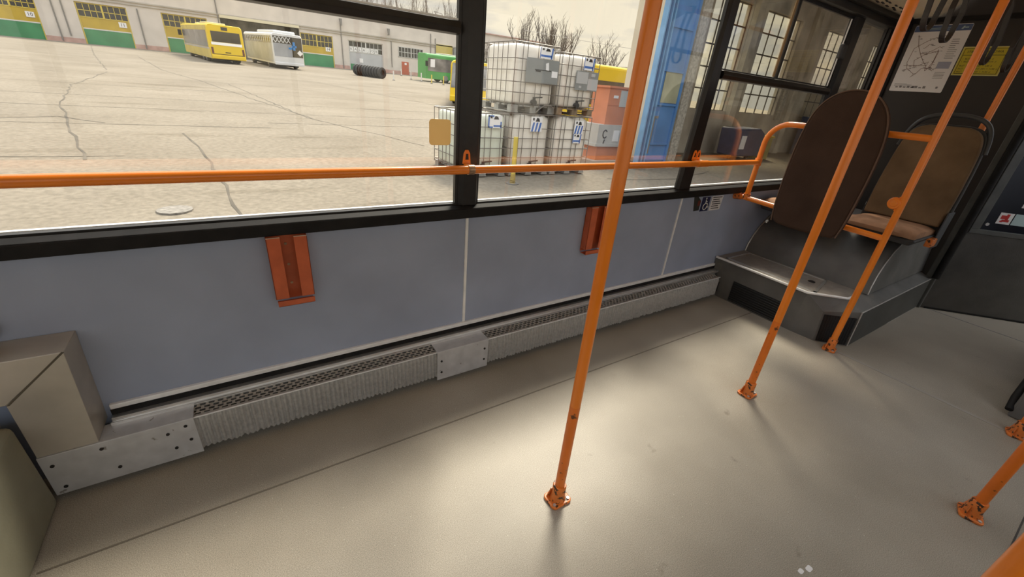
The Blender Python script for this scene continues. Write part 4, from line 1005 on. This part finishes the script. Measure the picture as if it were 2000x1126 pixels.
for a, b in zip(xs[::2], xs[1::2]):
    if b - a > .3: m.box(a, b, FY-.03, FY+.02, BZ, gz(FY)+.42)
m.build('plinth', 'fac_pink', gb)
MB().box(.95, 9.0, FY-.25, FY, 5.72, 6.0).build('recess_lintel', mat('cream_lintel', (.62, .56, .40), rough=.7), gb)
m = MB().box(.95, 9.0, FY+2.0, FY+2.1, BZ, 5.8)
for i in range(26): m.box(1.0+.31*i, 1.14+.31*i, FY+1.93, FY+2.0, BZ, 5.7)
m.build('recess_back', 'recess', gb)
def gdoor(a, b, z, gz0, number=None, grey=False, ncol=8):
    zb = gz(FY)-.02; y = FY+.16; fr = 'wbar' if grey else 'ybar'
    m = MB().box(a, a+.10, y-.05, y+.08, zb, z).box(b-.10, b, y-.05, y+.08, zb, z).box(a+.1, b-.1, y-.05, y+.08, z-.10, z).box((a+b)/2-.07, (a+b)/2+.07, y-.05, y+.08, gz0, z-.1)
    f = m.build('garage_door', fr, gb)
    w = (b-a-.2)/ncol; m = MB().box(a+.1, b-.1, y, y+.03, gz0, z-.1); m.build('glazing', 'dk_glass', f)
    m = MB()
    for i in range(1, ncol): m.box(a+.1+w*i-.025, a+.1+w*i+.025, y-.02, y, gz0, z-.1)
    m.box(a+.1, b-.1, y-.02, y, (gz0+z-.1)/2-.03, (gz0+z-.1)/2+.03).box(a+.1, b-.1, y-.02, y, gz0-.03, gz0+.04).build('glazing_bars', fr, f)
    if grey: MB().box(a+.1, b-.1, y, y+.06, zb, gz0).build('door_leaf', 'dgrey', f)
    else:
        MB().box(a+.1, b-.1, y, y+.06, 3.24, gz0).build('upper_panel', 'dy', f); MB().box(a+.1, b-.1, y-.015, y+.06, 3.16, 3.26).build('white_stripe', 'wbar', f); MB().box(a+.1, b-.1, y, y+.06, zb, 3.16).build('lower_panel', 'dg', f)
    if number:
        px_ = b-.62; MB().box(px_-.30, px_+.30, y-.04, y-.01, 3.62, 4.08).build('number_plate', 'white', f)
        text_mb(number, .42, (px_, y-.041, 3.85), (1,0,0), (0,0,1), .004).build('number', 'ink', f)
    return f
gdoor(-17.3, -13.75, 5.3, 4.36, '10'); gdoor(-10.95, -7.08, 5.45, 4.22, '11'); gdoor(-4.30, -.30, 5.45, 4.25, '12'); gdoor(9.05, 12.78, 5.35, 4.0, '14')
g5 = gdoor(14.66, 19.15, 5.23, 3.92, None, True)
m = MB(); q = MB(); w5 = (19.15-14.66-.2)/8
for i, c in enumerate('KALAJOB'):
    xx = 14.76 + w5*(i+.5); q.box(xx-.21, xx+.21, FY+.12, FY+.135, 3.98, 4.48); text_mb(c, .44, (xx, FY+.119, 4.23), (1,0,0), (0,0,1), .004, mb=m)
q.build('letter_sheets', 'white', g5); m.build('letters', 'ink', g5)
MB().box(16.0, 16.45, FY+.14, FY+.155, 2.75, 3.25).build('notice', 'white', g5); MB().box(14.8, 15.6, FY+.13, FY+.16, gz(FY), gz(FY)+.7).build('green_patch', 'dg', g5)
wf = MB().box(21.3, 24.82, FY-.03, FY, 3.98, 5.2).build('workshop_window', 'dk_glass', gb); m = MB()
for i in range(9): m.box(21.27+.44*i, 21.33+.44*i + (.06 if i == 4 else 0), FY-.05, FY-.03, 3.95, 5.22)
for z in (3.95, 4.56, 5.17): m.box(21.27, 24.85, FY-.05, FY-.03, z, z+.06)
m.build('window_bars', 'wbar', wf)
rd = MB().box(21.7, 22.7, FY-.05, FY, gz(FY)-.05, 3.42).build('personnel_door', 'reddoor', gb); MB().box(22.1, 22.4, FY-.06, FY-.05, 3.05, 3.3).build('door_sign', 'white', rd); MB().box(22.52, 22.6, FY-.08, FY-.05, 2.6, 2.75).build('handle', 'pipe', rd)
for xx, z0_, z1_ in ((-12.6, 1.9, 7.5), (-11.9, 2.4, 5.5), (-6.2, 1.9, 5.5), (.80, 3.6, 7.8), (13.85, 1.9, 6.9), (20.3, 2.6, 5.7), (26.0, 3.6, 7.3), (26.7, 3.8, 6.8)): MB().cyl((xx, FY-.08, (z0_+z1_)/2), .055, z1_-z0_, n=8).build('downpipe', 'pipe', gb)
for xx, z in ((13.85, 6.9), (19.9, 6.6)): MB().prism([(xx-.16, FY-.5, z+.5), (xx+.16, FY-.5, z+.5), (xx+.10, FY-.5, z-.25), (xx-.02, FY-.5, z-.25)], (0, .3, 0)).box(xx-.03, xx+.03, FY-.25, FY, z-.25, z-.15).build('wall_lamp', 'pipe', gb)
MB().box(26.8, 29.35, FY-.12, FY, 4.95, 6.15).build('yellow_sign_board', mat('ochre_board', (.50, .40, .12), rough=.7), gb); MB().box(27.8, 29.3, FY-.04, FY, 4.2, 4.85).build('upper_window', 'dk_glass', gb)
MB().box(29.5, 33, FY-.5, FY, 4.2, 5.9).build('grey_panel', mat('slate_panel', (.30, .30, .30), rough=.6), gb); MB().box(29.4, 33, FY-.55, FY, 3.5, 4.2).build('yellow_band', 'bus_y', gb)

# ================================================================== DEPOT HALL on the right
M['conc'] = mat('dark_hall_render', (.44, .40, .34), rough=.9, var=.35, vscale=.9, spec=.1)
M['conc_l'] = mat('pale_speckled_concrete', (.34, .315, .27), rough=.9, var=.3, vscale=18, spec=.1)
M['cream_w'] = mat('cream_render', (.62, .55, .42), rough=.85, var=.06, vscale=2, spec=.1)
M['gate'] = mat('blue_gate_paint', (.075, .20, .44), rough=.5, var=.18, vscale=2)
M['gate_l'] = mat('light_blue_frame', (.16, .33, .54), rough=.5, var=.12, vscale=4)
M['gate_p'] = mat('hazy_gate_glazing', (.30, .30, .20), rough=.4, var=.25, vscale=2)
M['hallglass'] = glass_mat('hall_window_glass', tint=(.97, .95, .86), dirt=.10, dscale=.8, dirt_col=(.85, .82, .66))
HX0, HX1, HY = 9.70, 40., 9.0; HZ = gz(9) - .15; HT = 6.6
hall = thing('depot_hall', 'dark concrete bus hall with tall steel-barred windows, entered through a blue gate', 'building', (20, HY, gz(9)))
WN = [(12.32, 14.27), (15.10, 17.40), (19.38, 21.55), (23.57, 25.5), (27.2, 29.1), (30.2, 32.1), (34.2, 36)]
WZ0, WZ1 = 1.25, 4.28
m = MB(); x = HX0
for a, b in WN: m.box(x, a, HY, HY+.24, HZ, HT); m.box(a, b, HY, HY+.24, HZ, WZ0).box(a, b, HY, HY+.24, WZ1, HT); x = b
m.box(x, HX1, HY, HY+.24, HZ, HT); m.build('side_wall', 'conc', hall)
MB().box(HX1, HX1+.25, -14, HY+.24, gz(-14), HT).build('end_wall', 'conc', hall)
m = MB().box(HX0, HX1, -14, HY+.3, HT, HT+.25)
for xx in (11.2, 18.1, 25.6, 33): m.box(xx, xx+.45, -13.9, HY, 5.6, HT)
m.build('roof', 'conc', hall)
for xx in (10.95, 18.02, 22.3, 33): MB().box(xx, xx+.34, HY-.14, HY, HZ, 6.4).build('wall_pillar', mat('hall_pillar', (.50, .45, .37), rough=.9, var=.3, vscale=2) if 'hall_pillar' not in bpy.data.materials else bpy.data.materials['hall_pillar'], hall)
MB().box(14.28, 14.62, HY-.18, HY, HZ, 6.5).build('wall_pillar', bpy.data.materials['hall_pillar'], hall)
MB().box(17.50, 17.68, HY-.12, HY, 1.1, 2.6).build('downpipe', 'conc_l', hall)
for a, b in WN:
    q = MB(); zs_ = [WZ0 + (WZ1-WZ0)*i/5 for i in range(6)]
    for i in range(6): z = zs_[i]; q.box(a, b, HY+.10, HY+.13, z-.02, z+.02)
    for i in range(5): xx = a + (b-a)*i/4; q.box(xx-.016, xx+.016, HY+.10, HY+.13, WZ0, WZ1)
    f_ = q.build('steel_window', mat('window_steel', (.10, .085, .07), rough=.7) if 'window_steel' not in bpy.data.materials else bpy.data.materials['window_steel'], hall)
    MB().box(a, b, HY+.112, HY+.117, WZ0, WZ1).build('glazing', 'hallglass', f_)
    if a > 19 and a < 20: look(MB().box(a+.1, b, HY+.106, HY+.111, WZ0, WZ0+(WZ1-WZ0)*.38).build('lower_boards', mat('window_board', (.36, .31, .23), rough=.9), f_), 'boarded lower panes')
MB().box(HX0-.16, HX0+.05, 7.30, HY+.26, HZ, HT).build('front_wall', 'cream_w', hall); MB().box(HX0-.02, HX0+.25, -14, 7.28, 5.3, HT+.25).build('gate_lintel', 'cream_w', hall)
MB().box(9.27, 9.56, 7.04, 7.30, gz(7)-.1, 6.4).build('gate_jamb', 'conc_l', hall); MB().box(9.20, 9.28, 7.06, 7.26, gz(7)-.1, 6.4).build('jamb_edge', mat('brown_jamb', (.22, .185, .135), rough=.9, var=.3, vscale=8), hall)
# blue gate leaf folded open
gl = MB().box(8.36, 9.20, 7.06, 7.10, gz(7)+.05, 5.2)
lf = gl.build('gate_leaf', 'gate', hall)
m = MB()
for z in (.05, .42, 1.30, 2.0, 2.85, 3.9, 5.0): m.box(8.36, 9.16, 7.035, 7.06, z-.02, z+.025)
m.box(9.10, 9.17, 7.02, 7.06, gz(7)+.05, 5.2).build('leaf_rails', 'gate', lf)
MB().box(8.52, 9.10, 7.05, 7.062, 1.34, 1.98).build('leaf_glazing', 'gate_p', lf)
m = MB()
for i, (xx, yy) in enumerate(((8.09, 7.02), (8.15, 7.07), (8.21, 7.02), (8.27, 7.07), (8.33, 7.03))): m.box(xx, xx+.034, yy-.04, yy+.10, gz(7)+.05, 5.2)
m.build('folded_sections', 'gate_l', lf)
m = MB().box(8.40, 8.46, 7.03, 7.06, .2, 1.05).box(8.46, 8.56, 7.03, 7.06, 1.0, 1.05); m.build('gate_bolt', 'pipe', lf)
# things standing in the hall
t = thing('waste_container', 'dark blue waste container in the hall behind the second window pillar', 'container', (14.2, 8.1, gz(8)))
z0 = gz(8); M['navy'] = mat('navy_plastic', (.035, .045, .10), rough=.5, var=.2, vscale=5)
m = MB().prism([(13.45, 7.7, z0+.12), (14.75, 7.7, z0+.12), (14.85, 7.7, z0+.82), (14.5, 7.7, z0+.98), (13.35, 7.7, z0+.95)], (0, .7, 0)); m.build('body', 'navy', t, bevel=.05)
MB().box(13.50, 13.75, 7.68, 7.70, z0+.35, z0+.75).build('label', 'white', t)
for xx in (13.6, 14.6): MB().cyl((xx, 8.0, z0+.08), .08, .06, (0,1,0), 12).build('wheel', 'black', t)
t = thing('crate', 'small dull yellow crate beside the blue waste container in the hall', 'crate', (15.2, 8.2, z0)); m = MB().box(15.0, 15.6, 7.8, 8.3, z0, z0+.75); m.build('box', mat('dull_yellow', (.30, .24, .07), rough=.7, var=.2, vscale=6), t, bevel=.02); MB().box(14.97, 15.63, 7.77, 8.33, z0+.70, z0+.76).build('rim', 'dy', t)
t = thing('drum_rack', 'tall navy blue machine cabinet farther down the hall wall', 'machine', (19.6, 8.4, z0)); t['category'] = 'machine'
MB().box(19.2, 20.9, 8.0, 8.8, z0, z0+1.45).build('cabinet', 'navy', t, bevel=.03); MB().cyl((19.6, 8.4, z0+1.58), .2, .3).build('cap', 'pipe', t); MB().tube([(19.35, 7.97, z0+.1), (19.4, 7.95, z0+.9), (19.7, 7.96, z0+1.4)], .03, 8).build('hose', 'black', t)
t.name = 'machine_cabinet'

# ================================================================== TREES, LAMP AND WIRE
M['bark'] = mat('bare_bark', (.13, .10, .075), rough=.95, var=.25, vscale=6)
def bare_tree(x, y, h, spread, seed, label, limbs=6, subs=9, thick=1.):
    r = random.Random(seed); z = gz(y)-.1; t = thing('bare_tree', label, 'tree', (x, y, z), 'leafless trees beyond the yard')
    tr = MB(); br = MB()
    def shoot(p, d, L, rad, mb, n, sides, lift):
        pts = [p]; q = p.copy(); dd = d.copy()
        for i in range(n):
            dd = (dd + Vector((r.uniform(-.14, .14), r.uniform(-.14, .14), lift))).normalized(); q = q + dd*L/n; pts.append(q.copy())
        mb.tube(pts, [rad*(1-.65*i/n) for i in range(n+1)], sides, caps=False); return pts
    H0 = h*r.uniform(.22, .32); top = shoot(Vector((x, y, z)), Vector((0, 0, 1)), H0, .20*thick, tr, 3, 7, 0)[-1]
    for i in range(limbs):
        a = 2*PI*(i + r.random()*.6)/limbs; k = spread*r.uniform(.35, 1.0); st = top - Vector((0, 0, H0*.45*r.random()))
        L = (h-H0)*r.uniform(.72, 1.0); lp = shoot(st, Vector((math.cos(a)*k, math.sin(a)*k, 1)).normalized(), L, .085*thick, br, 6, 5, .06)
        for j in range(subs):
            s = .15 + .82*(j + r.random()*.6)/subs; q = min(5, int(s*6)); b = lp[q].lerp(lp[q+1], s*6-q); a2 = r.uniform(0, 2*PI); k2 = spread*r.uniform(.6, 1.3)
            d = (lp[q+1]-lp[q]).normalized(); L2 = L*(.42*(1.1-.6*s))*r.uniform(.7, 1.2)
            sp_ = shoot(b, (d*.5 + Vector((math.cos(a2)*k2, math.sin(a2)*k2, .75))).normalized(), L2, .034*thick, br, 4, 3, .10)
            for m_ in range(5):
                s2 = .2 + .75*(m_ + r.random())/5; q2 = min(3, int(s2*4)); b2 = sp_[q2].lerp(sp_[q2+1], s2*4-q2); a3 = r.uniform(0, 2*PI)
                shoot(b2, Vector((math.cos(a3)*.75*spread/.6, math.sin(a3)*.75*spread/.6, .95)).normalized(), L2*r.uniform(.35, .6), .017*thick, br, 2, 3, .08)
    tr.build('trunk', 'bark', t); br.build('branches', 'bark', t); return t
bare_tree(30.2, 46, 8.2, .52, 1, 'upright bare tree behind the large caged tank with the grey plate', 7, 9)
bare_tree(32.8, 45, 8.4, .42, 2, 'dense dark bare tree rising between the two top tanks', 8, 12, 1.15)
bare_tree(38.9, 50, 8.3, .62, 3, 'broad bare tree above the top right tank', 7, 9)
bare_tree(43.4, 46, 7.8, .80, 4, 'wide bare tree with drooping crown right of the top tanks', 8, 10)
bare_tree(24.9, 46, 4.6, .6, 5, 'small bare tree beside the dark window pillar', 6, 8)
for i, (x, lab) in enumerate(((19.5, 'slim bare tree above the garage roof, first from the left'), (23.0, 'slim bare tree above the garage roof, second from the left'), (26.4, 'slim bare tree above the garage roof, third from the left'), (29.7, 'slim bare tree above the garage roof, next to the street lamp'), (33.4, 'slim bare tree above the garage roof at the dark window pillar'))):
    bare_tree(x, 75, 12.0, .34, 20+i, lab, 6, 9)
t = thing('street_lamp', 'thin street lamp standing above the garage roof in the upper left pane', 'lamp', (32.2, 74, gz(74)))
MB().cyl((32.2, 74, gz(74)+4.4), .07, 8.8, n=8).build('mast', 'pipe', t); m = MB().tube([(32.2, 74, gz(74)+8.7), (32.0, 74, gz(74)+9.1), (31.0, 74, gz(74)+9.2)], .05, 6).box(30.7, 31.3, 73.9, 74.1, gz(74)+9.12, gz(74)+9.25); m.build('lamp_head', 'pipe', t)
tag(MB().tube([(26 + 30*i/12, 40 - 8*i/12, 6.6 - .35*math.sin(PI*i/12)) for i in range(13)], .018, 5).build('overhead_cable', 'pipe'), 'thin overhead cable crossing the sky right of the tanks', 'cable')

# ================================================================== LIGHT, SKY, CAMERA
wd = bpy.data.worlds.new('sky'); scene.world = wd; wd.use_nodes = True
nt = wd.node_tree; N = nt.nodes; L = nt.links; bg = N['Background']
tc = N.new('ShaderNodeTexCoord'); mp_ = N.new('ShaderNodeMapping'); mp_.inputs['Scale'].default_value = (1.2, 1.2, 5.5); L.new(tc.outputs['Generated'], mp_.inputs['Vector'])
no = N.new('ShaderNodeTexNoise'); no.inputs['Scale'].default_value = 2.6; no.inputs['Detail'].default_value = 7; no.inputs['Roughness'].default_value = .55; L.new(mp_.outputs[0], no.inputs['Vector'])
rp = N.new('ShaderNodeValToRGB'); e = rp.color_ramp.elements; e[0].position = .40; e[0].color = (.56, .55, .55, 1); e[1].position = .56; e[1].color = (1.0, .90, .72, 1)
L.new(no.outputs['Fac'], rp.inputs['Fac']); mc = N.new('ShaderNodeMix'); mc.data_type = 'RGBA'; L.new(rp.outputs['Color'], mc.inputs['A']); mc.inputs['B'].default_value = (.90, .94, 1.0, 1); L.new(mc.outputs['Result'], bg.inputs['Color'])
sx = N.new('ShaderNodeSeparateXYZ'); L.new(tc.outputs['Generated'], sx.inputs[0])          # overcast sky: brighter towards the zenith
gr = N.new('ShaderNodeMapRange'); gr.interpolation_type = 'SMOOTHSTEP'; gr.inputs[1].default_value = .22; gr.inputs[2].default_value = .75; gr.inputs[3].default_value = SKY; gr.inputs[4].default_value = SKY*ZEN
gc = N.new('ShaderNodeMapRange'); gc.inputs[1].default_value = .20; gc.inputs[2].default_value = .5; L.new(sx.outputs['Z'], gc.inputs[0]); L.new(gc.outputs[0], mc.inputs['Factor'])
L.new(sx.outputs['Z'], gr.inputs[0]); L.new(gr.outputs[0], bg.inputs['Strength'])
s = Vector((math.cos(R_(52))*.7071, math.cos(R_(52))*.7071, math.sin(R_(52))))
ld = bpy.data.lights.new('sun', 'SUN'); ld.energy = SUN; ld.angle = R_(17); ld.color = (1.0, .92, .78)
lo = bpy.data.objects.new('sun', ld); col.objects.link(lo); lo.rotation_euler = (-s).to_track_quat('-Z', 'Y').to_euler(); lo.location = s*40

cd = bpy.data.cameras.new('camera'); cam = bpy.data.objects.new('camera', cd); col.objects.link(cam); scene.camera = cam
cd.sensor_fit = 'HORIZONTAL'; cd.sensor_width = 36; cd.lens = 802.585/2000*36; cd.clip_start = .02; cd.clip_end = 400
yaw, pitch, roll = .6017, -.4514, .0923
cy, sy, cp, sp = math.cos(yaw), math.sin(yaw), math.cos(pitch), math.sin(pitch)
f = Vector((sy*cp, cy*cp, sp)); r = Vector((cy, -sy, 0)); u = r.cross(f); c_, s_ = math.cos(roll), math.sin(roll)
r2, u2 = c_*r + s_*u, -s_*r + c_*u
cam.matrix_world = Matrix(((r2.x, u2.x, -f.x, 0), (r2.y, u2.y, -f.y, 0), (r2.z, u2.z, -f.z, 1.35), (0, 0, 0, 1)))
vs_ = scene.view_settings; vs_.view_transform = 'Standard'; vs_.look = 'None'; vs_.gamma = 1; vs_.use_curve_mapping = False; vs_.exposure = EXPO
scene.cycles.max_bounces = 10; scene.cycles.transparent_max_bounces = 24; scene.cycles.diffuse_bounces = 5
